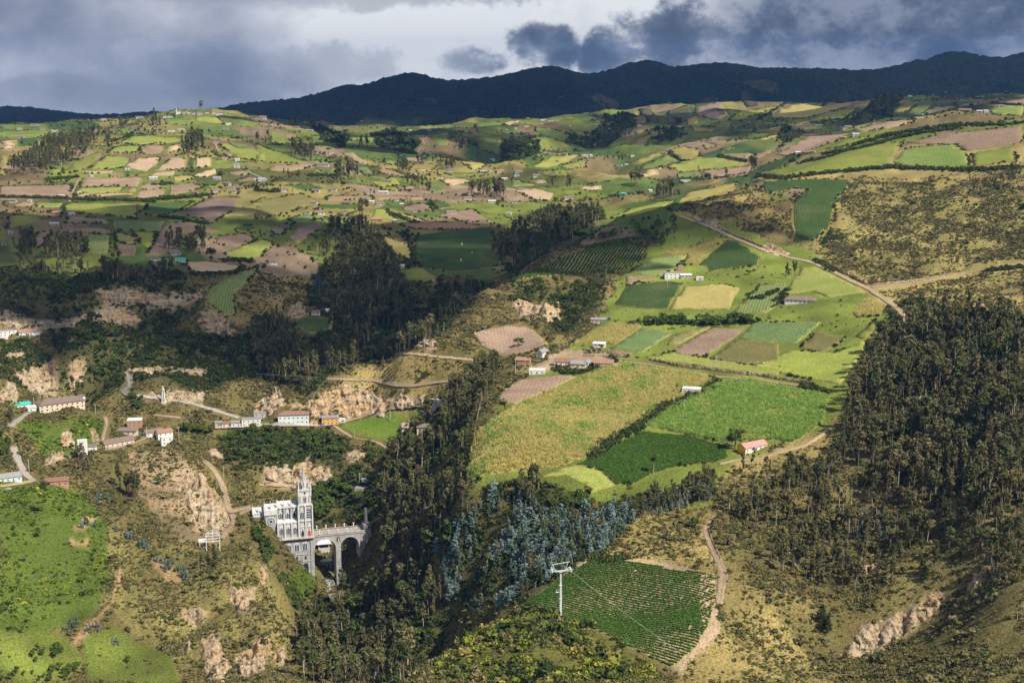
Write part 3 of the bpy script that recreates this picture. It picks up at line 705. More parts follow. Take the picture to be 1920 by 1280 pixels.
FM = {'clear': ('hillside_clearing', field_material('mountain clearing', (.085, .085, .042), (.065, .07, .036), mott=.5, edgec=(.045, .052, .028))),
      'plow': ('ploughed_field', field_material('ploughed soil', (.215, .15, .11), (.285, .205, .15), 3.6, (.165, .115, .082), .35)),
      'plowd': ('ploughed_field', field_material('dark ploughed soil', (.17, .125, .10), (.23, .17, .14), 3.6, (.11, .08, .065), .5)),
      'plowr': ('ploughed_field', field_material('red ploughed soil', (.34, .20, .12), (.28, .18, .12), 3.6, (.2, .12, .07), .5)),
      'tan': ('stubble_field', field_material('straw stubble', (.42, .31, .21), (.35, .265, .18), 3.0, (.34, .25, .15), .4)),
      'grass': ('pasture', field_material('pasture grass', (.20, .235, .042), (.145, .19, .034), speck=(.34, .29, .10))),
      'lime': ('pasture', field_material('lush pasture', (.175, .215, .045), (.22, .25, .06), speck=(.27, .26, .085))),
      'green': ('crop_field', field_material('green crop', (.115, .165, .04), (.15, .195, .05), 3.4, (.09, .15, .03), .5)),
      'dgreen': ('crop_field', field_material('potato leaves', (.042, .080, .020), (.058, .098, .026), 3.2, (.024, .048, .013), .55)),
      'bgreen': ('crop_field', field_material('broad bean leaves', (.10, .145, .055), (.125, .17, .062), 3.4, (.06, .12, .035), .5)),
      'dry': ('pasture', field_material('dry pasture', (.31, .26, .09), (.25, .225, .072), speck=(.20, .19, .05))),
      'olive': ('rough_pasture', field_material('rough pasture', (.19, .165, .065), (.145, .145, .05), speck=(.09, .09, .03))),
      'rows': ('crop_field', field_material('crop in rows', (.09, .16, .045), (.11, .18, .05), 3.2, (.26, .24, .09), .65)),
      'vine': ('crop_field', field_material('soil between crop rows', (.36, .31, .14), (.31, .29, .11))),
      'maize': ('maize_field', field_material('maize stubble ground', (.34, .26, .10), (.28, .24, .09))),
      'corn': ('maize_field', field_material('maize ground', (.30, .23, .07), (.24, .20, .06))),
      'reed': ('maize_field', field_material('young maize ground', (.13, .20, .045), (.15, .21, .05))),
      'potato': ('potato_field', field_material('potato rows', (.050, .105, .016), (.065, .125, .020), 1.5, (.032, .075, .012), .4)),
      'potrow': ('potato_field', field_material('ridged potato soil', (.34, .25, .16), (.28, .20, .125), 2.4, (.18, .125, .08), .6)),
      'lush': ('pasture', field_material('lush bank', (.12, .20, .025), (.16, .21, .035), speck=(.06, .10, .02)))}
def densify(p, step):
    out = []
    for i in range(len(p)):
        a, b = p[i], p[(i + 1) % len(p)]; k = max(1, int(math.hypot(b[0] - a[0], b[1] - a[1]) / step))
        out += [(a[0] + (b[0] - a[0]) * s / k, a[1] + (b[1] - a[1]) * s / k) for s in range(k)]
    return out
def world_outline(poly, wob=1.0):
    rnd = random.Random(int(poly[0][0] * 31 + poly[0][1]))
    return [hit(x + rnd.uniform(-wob, wob), y + rnd.uniform(-wob, wob)) for x, y in densify(poly, 7)]
def drape(name, ring, mat, lift, rowang=None, gridk=.006):
    """a sheet that lies on the terrain inside a world outline, with its edges turned down into the soil"""
    pts = [Vector((p.x, p.y)) for p in ring]; n = len(pts)
    xs = np.array([p.x for p in pts]); ys = np.array([p.y for p in pts]); D = float(np.hypot(xs.mean(), ys.mean()))
    step = max(2.5, D * gridk); step = max(step, math.sqrt((np.ptp(xs) + 1) * (np.ptp(ys) + 1) / 2600))
    ax, ay = xs.mean() / D, ys.mean() / D
    L = max(np.ptp(xs), np.ptp(ys)); g = np.arange(-L, L + step, step)
    U, V = np.meshgrid(g, g); U = U.ravel(); V = V.ravel()
    gx = xs.mean() + U * ay + V * ax; gy = ys.mean() - U * ax + V * ay
    k = inside([(p.x, p.y) for p in pts], gx, gy); gx, gy = gx[k], gy[k]
    co = pts + [Vector((a, b)) for a, b in zip(gx, gy)]
    vs, es, fs, *_ = delaunay_2d_cdt(co, [], [list(range(n))], 1, 1e-4)
    if not fs: return None
    vx = np.array([v.x for v in vs]); vy = np.array([v.y for v in vs]); vz = ground(vx, vy) + lift
    # smooth the sheet upward so that the soil does not break through between its points
    vz = np.maximum(vz, (ground(vx + step * .4, vy) + ground(vx - step * .4, vy) + ground(vx, vy + step * .4) + ground(vx, vy - step * .4)) / 4 + lift)
    bm = bmesh.new(); bv = [bm.verts.new((a, b, c)) for a, b, c in zip(vx, vy, vz)]
    for f in fs:
        try:
            q = bm.faces.new([bv[i] for i in f]); q.normal_update()
            if q.normal.z < 0: q.normal_flip()
            q.smooth = True
        except ValueError: pass
    ed = [e for e in bm.edges if e.is_boundary]; bset = {v for e in ed for v in e.verts}
    r = bmesh.ops.extrude_edge_only(bm, edges=ed)
    for v in r['geom']:
        if isinstance(v, bmesh.types.BMVert): v.co.z -= lift + 1.2
    uv = bm.loops.layers.uv.new('UVMap')
    if rowang is None:
        i = max(range(n), key=lambda i: (pts[(i + 3) % n] - pts[i]).length); e = pts[(i + 3) % n] - pts[i]; rowang = math.atan2(e.y, e.x)
    ca, sa = math.cos(rowang), math.sin(rowang)
    for f in bm.faces:
        for l in f.loops: l[uv].uv = (-l.vert.co.x * sa + l.vert.co.y * ca, l.vert.co.x * ca + l.vert.co.y * sa)
    bm.verts.index_update(); el = [1.0 if (v in bset or v.index >= len(vx)) else 0.0 for v in bm.verts]
    me = bpy.data.meshes.new(name); bm.to_mesh(me); bm.free(); me.materials.append(mat)
    at_ = me.attributes.new('edge', 'FLOAT', 'POINT'); at_.data.foreach_set('value', np.array(el, np.float32))
    return link(name, me, kind='structure')
FIELD_RINGS = []
_a, _b = hit(*sheet('O 830,372')[0]), hit(*sheet('O 1690,487')[0]); PRA = math.atan2(_b.y - _a.y, _b.x - _a.x)
for (k,), poly in FIELDS:
    ring = world_outline(poly, .5 if k in ('potrow', 'corn', 'reed') else 1.0); D = ring[0].xy.length
    FIELD_RINGS.append((k, ring))
    rowang = {'potrow': PRA, 'vine': 1.25, 'potato': .35}.get(k)
    if D > 5600: k = 'clear'
    drape(FM[k][0], ring, FM[k][1], .12 + .00035 * D, rowang)
# ---------------------------------------------------------------- roads and tracks
RMAT = {'dirt': field_material('dirt road', (.36, .27, .19), (.28, .215, .15), 1.7, (.20, .165, .085), .45, .4, .3),
        'asphalt': field_material('worn road', (.27, .245, .22), (.33, .29, .25), mott=.2)}
for (k, w), line in ROADS:
    w = float(w); P = []
    for (xa, ya), (xb, yb) in zip(line[:-1], line[1:]):
        m_ = max(1, int(math.hypot(xb - xa, yb - ya) / 4))
        P += [hit(xa + (xb - xa) * s / m_, ya + (yb - ya) * s / m_) for s in range(m_)]
    P.append(hit(*line[-1])); Q = [P[0]]
    for p in P[1:]:
        if 1.0 < (p - Q[-1]).length < 140: Q.append(p)
    for _ in range(2): Q = [Q[0]] + [(Q[i - 1] + Q[i] * 2 + Q[i + 1]) / 4 for i in range(1, len(Q) - 1)] + [Q[-1]]
    lf, rt = [], []
    rnd = random.Random(len(Q))
    for i, p in enumerate(Q):
        d = Q[min(i + 1, len(Q) - 1)] - Q[max(i - 1, 0)]; nrm = Vector((-d.y, d.x, 0)).normalized() * w / 2 * rnd.uniform(.85, 1.2)
        lf.append(p + nrm); rt.append(p - nrm)
    vs, fs, uvs = [], [], []
    for i in range(len(Q)):
        for s in np.linspace(0, 1, 5):
            q = lf[i].lerp(rt[i], s); g = max(float(ground(q.x, q.y)), float(ground(Q[i].x, Q[i].y)) - .4) + .22 + .0002 * q.xy.length
            vs.append((q.x, q.y, g)); uvs.append((s * w, i))
    for i in range(len(Q) - 1):
        for s in range(4): a = i * 5 + s; fs.append((a, a + 1, a + 6, a + 5))
    if not fs: continue
    me = bpy.data.meshes.new('road'); me.from_pydata(vs, [], fs); ul = me.uv_layers.new(name='UVMap')
    for l in me.loops: ul.data[l.index].uv = uvs[l.vertex_index]
    for p in me.polygons: p.use_smooth = True
    me.materials.append(RMAT[k]); o = link('dirt_track' if k == 'dirt' else 'road', me, kind='structure')
    sm = o.modifiers.new('thick', 'SOLIDIFY'); sm.thickness = .6; sm.offset = -1 if me.polygons[0].normal.z > 0 else 1

# ---------------------------------------------------------------- earth banks cut above the tracks
BANKM = field_material('cut earth bank', (.20, .145, .095), (.30, .23, .16), bump=.8, mott=.5, speck=(.10, .09, .035))
def bank(line, h, off):
    Q = []
    for (xa, ya), (xb, yb) in zip(line[:-1], line[1:]):
        m_ = max(1, int(math.hypot(xb - xa, yb - ya) / 3)); Q += [hit(xa + (xb - xa) * s / m_, ya + (yb - ya) * s / m_) for s in range(m_)]
    Q = [q for i, q in enumerate(Q) if i == 0 or .8 < (q - Q[i - 1]).length < 120]
    vs, fs = [], []; r = random.Random(len(Q))
    for i, q in enumerate(Q):
        hh = h * r.uniform(.6, 1.25); g = float(ground(q.x, q.y)); d = Vector((q.x, q.y, 0)).normalized()
        for k, (o, z) in enumerate(((-.4, -.6), (.0, hh * .35), (.5, hh * .8), (1.3, hh), (off, .0))):
            j = r.uniform(-.35, .35); x, y = q.x + d.x * (o + j), q.y + d.y * (o + j); vs.append((x, y, (g + z) if k < 4 else float(ground(x, y)) - .3))
        if i: fs += [((i - 1) * 5 + k, i * 5 + k, i * 5 + k + 1, (i - 1) * 5 + k + 1) for k in range(4)]
    me = bpy.data.meshes.new('earth_bank'); me.from_pydata(vs, [], fs); me.materials.append(BANKM); link('earth_bank', me, kind='structure')
bank(sheet('G 1000,1062 1200,1105 1400,1130 1600,1155 1766,1172 1920,1200'), 3.0, 9); bank(sheet('H 160,1200 300,1220 420,1236'), 2.6, 9)
bank(sheet('H 400,338 560,405 700,475 790,520'), 3.2, 9); bank(sheet('H 820,522 1000,503 1200,480 1400,440'), 2.2, 8); bank(sheet('O 1690,80 1640,170 1675,270 1735,390'), 1.2, 5)
bank(sheet('G 1480,110 1600,165 1750,225 1850,270'), 2.6, 9); bank(sheet('G 520,1030 700,1030 860,1035'), 3.5, 10)

# ---------------------------------------------------------------- rock faces: dense cracked patches over the cliffs
def rock_material():
    m, n, b = principled('cliff rock', .95, .1); P = n.add('ShaderNodeNewGeometry').outputs['Position']
    mp = n.add('ShaderNodeMapping', {'Vector': P, 'Scale': (1, 1, .16)}).outputs[0]; r1 = n.noise(mp, .5, 6, .74)
    r2 = n.noise(n.add('ShaderNodeMapping', {'Vector': P, 'Scale': (.12, .12, 1.4)}).outputs[0], .4, 3, .6); big = n.noise(P, .035, 3, .5)
    c = n.ramp(n.math('ADD', n.math('MULTIPLY', r1, .65), n.math('MULTIPLY', r2, .35)), [(.34, (.055, .043, .032)), (.42, (.25, .195, .135)), (.50, (.49, .395, .28)), (.64, (.68, .58, .45))])
    c = n.mix(n.mapr(big, .35, .65), c, n.mix(1.0, c, (1.0, .84, .66), 'MULTIPLY'))
    c = n.mix(n.math('MULTIPLY', n.mapr(n.noise(P, .12, 5, .65), .56, .63), .9), c, (.11, .105, .035))
    n.l.new(c, b.inputs['Base Color']); bp = n.add('ShaderNodeBump', {'Strength': 1.0, 'Distance': 2.5, 'Height': r1}); n.l.new(bp.outputs[0], b.inputs['Normal']); return m
ROCKM = rock_material()
for (k,), poly in COVER:
    if k != 'rock': continue
    p = np.array(poly); st = 2.0; xs_ = np.arange(p[:, 0].min() - 4, p[:, 0].max() + 4, st); ys_ = np.arange(p[:, 1].min() - 4, p[:, 1].max() + 4, st)
    X, Y = np.meshgrid(xs_, ys_); W = np.array([[tuple(hit(x, y)) for x in xs_] for y in ys_])
    ins = inside(poly, X + 9 * vnoise(X / 13, Y / 13, 3) + 4 * vnoise(X / 5, Y / 5, 4), Y + 9 * vnoise(X / 13, Y / 13, 5) + 4 * vnoise(X / 5, Y / 5, 6)).astype(float)
    ins *= fbm(X, Y, 22, 3, 171) < .62
    soft = ins.copy()
    for _ in range(3): soft = (soft + np.roll(soft, 1, 0) + np.roll(soft, -1, 0) + np.roll(soft, 1, 1) + np.roll(soft, -1, 1)) / 5
    u = W[..., 0] + .3 * W[..., 1]; z = W[..., 2]
    d = (np.abs(fbm(u, z * .16, 8, 4, 161, .62)) * 2.4 + (np.floor(z / 3.5 + .7 * vnoise(u / 18, z / 9, 7)) % 2) * .8 - .8) * np.clip(soft * 1.5 - .3, 0, 1) + .25 - .9 * (soft < .4)
    dirs = W - np.array((0, 0, CZ + 150)); dirs /= np.linalg.norm(dirs, axis=-1)[..., None]
    Q = W - dirs * d[..., None] * np.clip(np.linalg.norm(W[..., :2], axis=-1) / 1000, .9, 1.8)[..., None]
    ny, nx = X.shape; ix = np.arange(ny * nx).reshape(ny, nx); F = np.stack([ix[:-1, :-1], ix[1:, :-1], ix[1:, 1:], ix[:-1, 1:]], -1)
    jump = np.linalg.norm(W[1:, 1:] - W[:-1, :-1], axis=-1) < 40; keep = (soft[:-1, :-1] + soft[1:, 1:] > .7) & jump
    F = F[keep]
    if len(F) < 4: continue
    me = nmesh('rock_face', Q.reshape(-1, 3), F.ravel(), 4, None, False); me.materials.append(ROCKM); bm = bmesh.new(); bm.from_mesh(me); bmesh.ops.delete(bm, geom=[v for v in bm.verts if not v.link_faces], context='VERTS'); bm.to_mesh(me); bm.free()
    link('rock_face', me, kind='structure')
# ---------------------------------------------------------------- plants
def leaf_material(name, stops, trans=.25, mott=0.0):
    m = bpy.data.materials.new(name); m.use_nodes = True; n = NT(m.node_tree); n.n.clear()
    rnd = n.add('ShaderNodeObjectInfo').outputs['Random']
    c = n.ramp(rnd, stops)
    lf = n.add('ShaderNodeAttribute', attribute_name='tint').outputs['Fac']
    f = n.mapr(lf, 0, 1, .62, 1.38); c = n.mix(1.0, c, n.add('ShaderNodeCombineColor', {0: f, 1: f, 2: f}).outputs[0], 'MULTIPLY')
    d = n.add('ShaderNodeBsdfDiffuse', {0: c}); t = n.add('ShaderNodeBsdfTranslucent', {0: c})
    mx = n.add('ShaderNodeMixShader', {0: trans, 1: d.outputs[0], 2: t.outputs[0]}); n.add('ShaderNodeOutputMaterial', {0: mx.outputs[0]})
    return m
def bark_material(name, c):
    m, n, b = principled(name, .9, .1); b.inputs['Base Color'].default_value = c + (1,); return m
LM = {'euc': leaf_material('eucalyptus leaves', [(0, (.070, .088, .032)), (.25, (.115, .125, .048)), (.5, (.165, .145, .066)), (.7, (.10, .14, .048)), (.87, (.22, .19, .095)), (1, (.13, .12, .058))]),
      'blue': leaf_material('young eucalyptus leaves', [(0, (.175, .265, .25)), (.32, (.235, .32, .30)), (.48, (.13, .185, .155)), (.7, (.10, .135, .075)), (1, (.20, .29, .27))]),
      'green': leaf_material('broadleaf', [(0, (0.069, 0.119, 0.030)), (0.5, (0.100, 0.150, 0.035)), (1, (0.138, 0.175, 0.037))]),
      'shrub': leaf_material('scrub leaves', [(0, (.085, .100, .038)), (.2, (.13, .135, .050)), (.4, (.18, .155, .068)), (.55, (.28, .225, .115)), (.72, (.105, .13, .042)), (.88, (.20, .18, .070)), (1, (.15, .125, .065))]),
      'bush': leaf_material('hill bush leaves', [(0, (0.105, 0.140, 0.028)), (0.4, (0.182, 0.217, 0.036)), (0.7, (0.266, 0.280, 0.053)), (1, (0.280, 0.224, 0.077))]),
      'lush': leaf_material('lush leaves', [(0, (.06, .105, .018)), (.35, (.10, .165, .022)), (.7, (.16, .24, .030)), (.9, (.24, .30, .035)), (1, (.50, .46, .04))]),
      'tuft': leaf_material('bunch grass', [(0, (.40, .32, .13)), (.4, (.33, .28, .10)), (.65, (.21, .21, .06)), (.85, (.15, .17, .045)), (1, (.46, .37, .18))]),
      'hedge': leaf_material('hedge leaves', [(0, (.040, .062, .022)), (.6, (.070, .095, .028)), (1, (.10, .115, .035))]),
      'corn': leaf_material('ripening maize leaves', [(0, (.60, .50, .19)), (.4, (.56, .50, .17)), (.7, (.38, .42, .11)), (.88, (.68, .54, .26)), (1, (.28, .34, .09))], .3),
      'reed': leaf_material('green maize leaves', [(0, (0.184, 0.352, 0.080)), (0.6, (0.264, 0.432, 0.096)), (1, (0.448, 0.528, 0.112))], .3),
      'potato': leaf_material('potato leaves up close', [(0, (.075, .155, .028)), (.6, (.10, .20, .036)), (1, (.14, .24, .05))]),
      'bark': bark_material('bark', (.19, .145, .105)), 'barkpale': bark_material('pale bark', (.42, .35, .27))}

def leaves(rng, clumps, per, size, aspect=1.6, up=.4):
    """leaf-sized quads spread through the volume of clumps (x, y, z, rx, ry, rz)"""
    V = []; tint = []
    for c in clumps:
        k = max(3, int(per * c[6] if len(c) > 6 else per))
        d = rng.normal(size=(k, 3)); d /= np.linalg.norm(d, axis=1)[:, None]; r = rng.random(k) ** .45
        p = d * r[:, None] * np.array(c[3:6]) + np.array(c[:3])
        nrm = rng.normal(size=(k, 3)) * .8 + d * .9 + np.array((0, 0, up)); nrm /= np.linalg.norm(nrm, axis=1)[:, None]
        a = np.cross(nrm, rng.normal(size=(k, 3))); a /= np.linalg.norm(a, axis=1)[:, None] + 1e-9; b = np.cross(nrm, a)
        s = size * (.6 + .8 * rng.random(k))[:, None]; a = a * s * aspect / 2; b = b * s / 2
        V.append(np.stack([p - a, p - b * .9, p + a, p + b * .9], 1).reshape(-1, 3)); tint.append(np.repeat(rng.random(k), 4))
    V = np.concatenate(V); return V, np.arange(len(V)), np.concatenate(tint)
def leaf_mesh(name, mat, *a, **k):
    V, F, t = leaves(*a, **k); me = nmesh(name, V, F, 4, {'tint': ('FLOAT', t)}, False); me.materials.append(mat); return me
def tube(pts, radii, sides=5):
    V, F = [], []
    for i, (p, r) in enumerate(zip(pts, radii)):
        for s in range(sides): a = 2 * math.pi * s / sides; V.append((p[0] + r * math.cos(a), p[1] + r * math.sin(a), p[2]))
    for i in range(len(pts) - 1):
        for s in range(sides): F.append((i * sides + s, i * sides + (s + 1) % sides, (i + 1) * sides + (s + 1) % sides, (i + 1) * sides + s))
    return V, F
def trunk_mesh(name, rng, h, r, mat, limbs=5, spread=.09, lean=.02, low=.4):
    V, F = [], []
    def put(pts, rad):
        v, f = tube(pts, rad); o = len(V); V.extend(v); F.extend([tuple(i + o for i in q) for q in f])
    lx, ly = rng.normal(size=2) * lean
    put([(0, 0, -.06), (lx * .3, ly * .3, h * .35), (lx * .8, ly * .8, h * .7), (lx, ly, h)], [r * 1.25, r, r * .6, r * .2])
    for _ in range(limbs):
        z = h * (low + (1 - low) * .8 * rng.random()); a = rng.random() * 6.28; e = spread * (.6 + .6 * rng.random()); q = z / h
        put([(lx * q, ly * q, z), (lx * q + math.cos(a) * e * .6, ly * q + math.sin(a) * e * .6, z + .05 * h), (lx * q + math.cos(a) * e, ly * q + math.sin(a) * e, z + .13 * h)], [r * .45, r * .3, r * .12])
    me = bpy.data.meshes.new(name); me.from_pydata(V, [], F); me.materials.append(mat)
    for p in me.polygons: p.use_smooth = True
    return me
def euc(seed):
    g = np.random.default_rng(seed); cl = []; form = seed % 3          # narrow, broad-headed or wispy
    k = (10, 9, 6)[form]; low = (.26, .46, .40)[form] + .2 * g.random(); fat = (.85, 1.5, 1.0)[form]
    for i in range(k):
        z = low + (1 - low - .06) * (i + g.random() * .8) / k; w = fat * (.042 + .046 * math.sin(min(1, (z - low + .12) / .5) * 2.2) * (1.1 - z * .55)); a = g.random() * 6.28; q = w * (.9 if form else .75)
        cl.append((math.cos(a) * q, math.sin(a) * q, z, w * (.6 + .6 * g.random()), w * (.6 + .6 * g.random()), .04 + .045 * g.random(), .6 + .8 * g.random()))
    cl.append((0, 0, .95, .03, .03, .06, .5))
    return trunk_mesh('trunk', g, .95, .0125, LM['bark'] if seed % 4 else LM['barkpale'], 6, .10 * fat, .03, .3), leaf_mesh('crown', LM['euc'], g, cl, (58, 62, 44)[form], .033, 1.9)
def blue(seed):
    g = np.random.default_rng(seed); cl = []
    for i in range(9):
        z = .12 + .84 * i / 9; w = .20 * (1 - z) ** .75 + .025; a = g.random() * 6.28
        cl.append((math.cos(a) * w * .45, math.sin(a) * w * .45, z, w, w, .075, .5 + 1.2 * (1 - z)))
    return trunk_mesh('trunk', g, .9, .014, LM['bark'], 3, .08), leaf_mesh('crown', LM['blue'], g, cl, 34, .058, 1.3, .7)
def broad(seed):
    g = np.random.default_rng(seed); cl = []
    for i in range(11):
        a = g.random() * 6.28; r = .30 * math.sqrt(g.random()); z = .45 + .40 * g.random() * (1 - r)
        cl.append((math.cos(a) * r, math.sin(a) * r, z, .15, .15, .12))
    return trunk_mesh('trunk', g, .6, .03, LM['bark'], 5, .2, low=.3), leaf_mesh('crown', LM['green'], g, cl, 46, .075, 1.3, .6)
def pine(seed):
    g = np.random.default_rng(seed); cl = []
    for i in range(10):
        z = .16 + .8 * i / 10; w = .26 * (1 - z) ** .8 + .02
        for k in range(3):
            a = 2.1 * k + i + g.random(); cl.append((math.cos(a) * w * .6, math.sin(a) * w * .6, z, w * .6, w * .6, .05, .35))
    return trunk_mesh('trunk', g, .95, .02, LM['bark'], 4, .15), leaf_mesh('crown', LM['hedge'], g, cl, 40, .06, 1.4, .5)
def shrub(seed, mat, per=13, leaf=.36):
    g = np.random.default_rng(seed); cl = []
    for i in range(5):
        a = g.random() * 6.28; r = .55 * math.sqrt(g.random()); cl.append((math.cos(a) * r, math.sin(a) * r, .30 + .35 * g.random(), .42, .42, .36))
    return leaf_mesh('shrub', LM[mat], g, cl, per, leaf, 1.3, .8)
def stalks(seed, mat, n=5):
    g = np.random.default_rng(seed); V = []; t = []
    for i in range(n):
        x, y = (g.random(2) - .5) * 1.1; h = .8 + .35 * g.random()
        for q in range(4):
            a = g.random() * 6.28; dx, dy = math.cos(a), math.sin(a); z0 = h * (.12 + .22 * q); L = .34
            V += [(x, y, z0), (x + dx * L * .5 - dy * .07, y + dy * L * .5 + dx * .07, z0 + .22), (x + dx * L, y + dy * L, z0 + .16), (x + dx * L * .5 + dy * .07, y + dy * L * .5 - dx * .07, z0 + .20)]; t += [g.random()] * 4
        V += [(x - .04, y, 0), (x + .04, y, 0), (x + .02, y, h), (x - .02, y, h)]; t += [.4] * 4
    me = nmesh('stalks', np.array(V), np.arange(len(V)), 4, {'tint': ('FLOAT', np.array(t))}, False); me.materials.append(LM[mat]); return me

KIND = {'euc': [euc(s) for s in range(1, 10)], 'blue': [blue(s) for s in range(11, 15)], 'broad': [broad(s) for s in range(21, 25)], 'pine': [pine(s) for s in range(31, 33)]}
NAME = {'euc': 'eucalyptus_tree', 'blue': 'young_eucalyptus', 'broad': 'broadleaf_tree', 'pine': 'cypress_tree'}
CATG = {'euc': 'tree', 'blue': 'tree', 'broad': 'tree', 'pine': 'tree'}
def proto_collection(name, meshes):
    c = bpy.data.collections.new(name)
    for i, ms in enumerate(meshes):
        if isinstance(ms, tuple):                       # join trunk and crown into one mesh for the masses
            bm = bmesh.new(); nm = []
            for k, me in enumerate(ms):
                f0 = len(bm.faces); bm.from_mesh(me); bm.faces.ensure_lookup_table()
                for f in bm.faces[f0:]: f.material_index = k
            me = bpy.data.meshes.new(name); bm.to_mesh(me); bm.free()
            for q in ms: me.materials.append(q.materials[0])
        else: me = ms
        c.objects.link(bpy.data.objects.new('%s_%02d' % (name, i), me))
    return c
PROTO = {k: proto_collection(k, v) for k, v in KIND.items()}
for k in ('shrub', 'bush', 'lush', 'hedge'): PROTO[k] = proto_collection('p' + k, [shrub(40 + i, k) for i in range(4)])
PROTO['corn'] = proto_collection('pcorn', [stalks(60 + i, 'corn') for i in range(4)])
PROTO['reed'] = proto_collection('preed', [stalks(70 + i, 'reed', 6) for i in range(4)])
PROTO['tuft'] = proto_collection('ptuft', [stalks(90 + i, 'tuft', 4) for i in range(3)])
PROTO['potato'] = proto_collection('ppotato', [shrub(80 + i, 'potato', 26, .46) for i in range(3)])
NPROTO = {k: len(c.objects) for k, c in PROTO.items()}
GROUPS = {}
def node_group(kind):
    if kind in GROUPS: return GROUPS[kind]
    g = bpy.data.node_groups.new('scatter ' + kind, 'GeometryNodeTree'); GROUPS[kind] = g
    g.interface.new_socket('Geometry', in_out='INPUT', socket_type='NodeSocketGeometry'); g.interface.new_socket('Geometry', in_out='OUTPUT', socket_type='NodeSocketGeometry')
    N = g.nodes; i = N.new('NodeGroupInput'); o = N.new('NodeGroupOutput'); p = N.new('GeometryNodeInstanceOnPoints'); c = N.new('GeometryNodeCollectionInfo')
    c.inputs['Collection'].default_value = PROTO[kind]; c.inputs['Separate Children'].default_value = True; c.inputs['Reset Children'].default_value = True
    def att(nm, typ):
        a = N.new('GeometryNodeInputNamedAttribute'); a.data_type = typ; a.inputs['Name'].default_value = nm; return a.outputs['Attribute']
    p.inputs['Pick Instance'].default_value = True
    L = g.links; L.new(i.outputs[0], p.inputs['Points']); L.new(c.outputs[0], p.inputs['Instance']); L.new(att('pick', 'INT'), p.inputs['Instance Index'])
    L.new(att('turn', 'FLOAT_VECTOR'), p.inputs['Rotation']); L.new(att('size', 'FLOAT_VECTOR'), p.inputs['Scale']); L.new(p.outputs[0], o.inputs[0])
    return g
def scatter(name, kind, pts, size, label, cat='plants', seed=1, squash=(1, 1), tilt=.06):
    """a mass of plants that nobody could count: one object"""
    n = len(pts)
    if n == 0: return
    g = np.random.default_rng(seed); me = bpy.data.meshes.new(name); me.vertices.add(n); me.vertices.foreach_set('co', np.asarray(pts, np.float32).ravel())
    size = np.asarray(size, float); sz = np.stack([size * g.uniform(.85, 1.2, n), size * g.uniform(.85, 1.2, n), size * g.uniform(squash[0], squash[1] + 1e-6, n)], -1)
    for nm, typ, arr in (('pick', 'INT', g.integers(0, NPROTO[kind], n)), ('turn', 'FLOAT_VECTOR', np.stack([g.normal(size=n) * tilt, g.normal(size=n) * tilt, g.random(n) * 6.28], -1)), ('size', 'FLOAT_VECTOR', sz)):
        a = me.attributes.new(nm, typ, 'POINT'); a.data.foreach_set('vector' if typ == 'FLOAT_VECTOR' else 'value', np.asarray(arr).ravel())
    o = link(name, me, kind='stuff', label=label, cat=cat)
    md = o.modifiers.new('scatter', 'NODES'); md.node_group = node_group(kind); return o

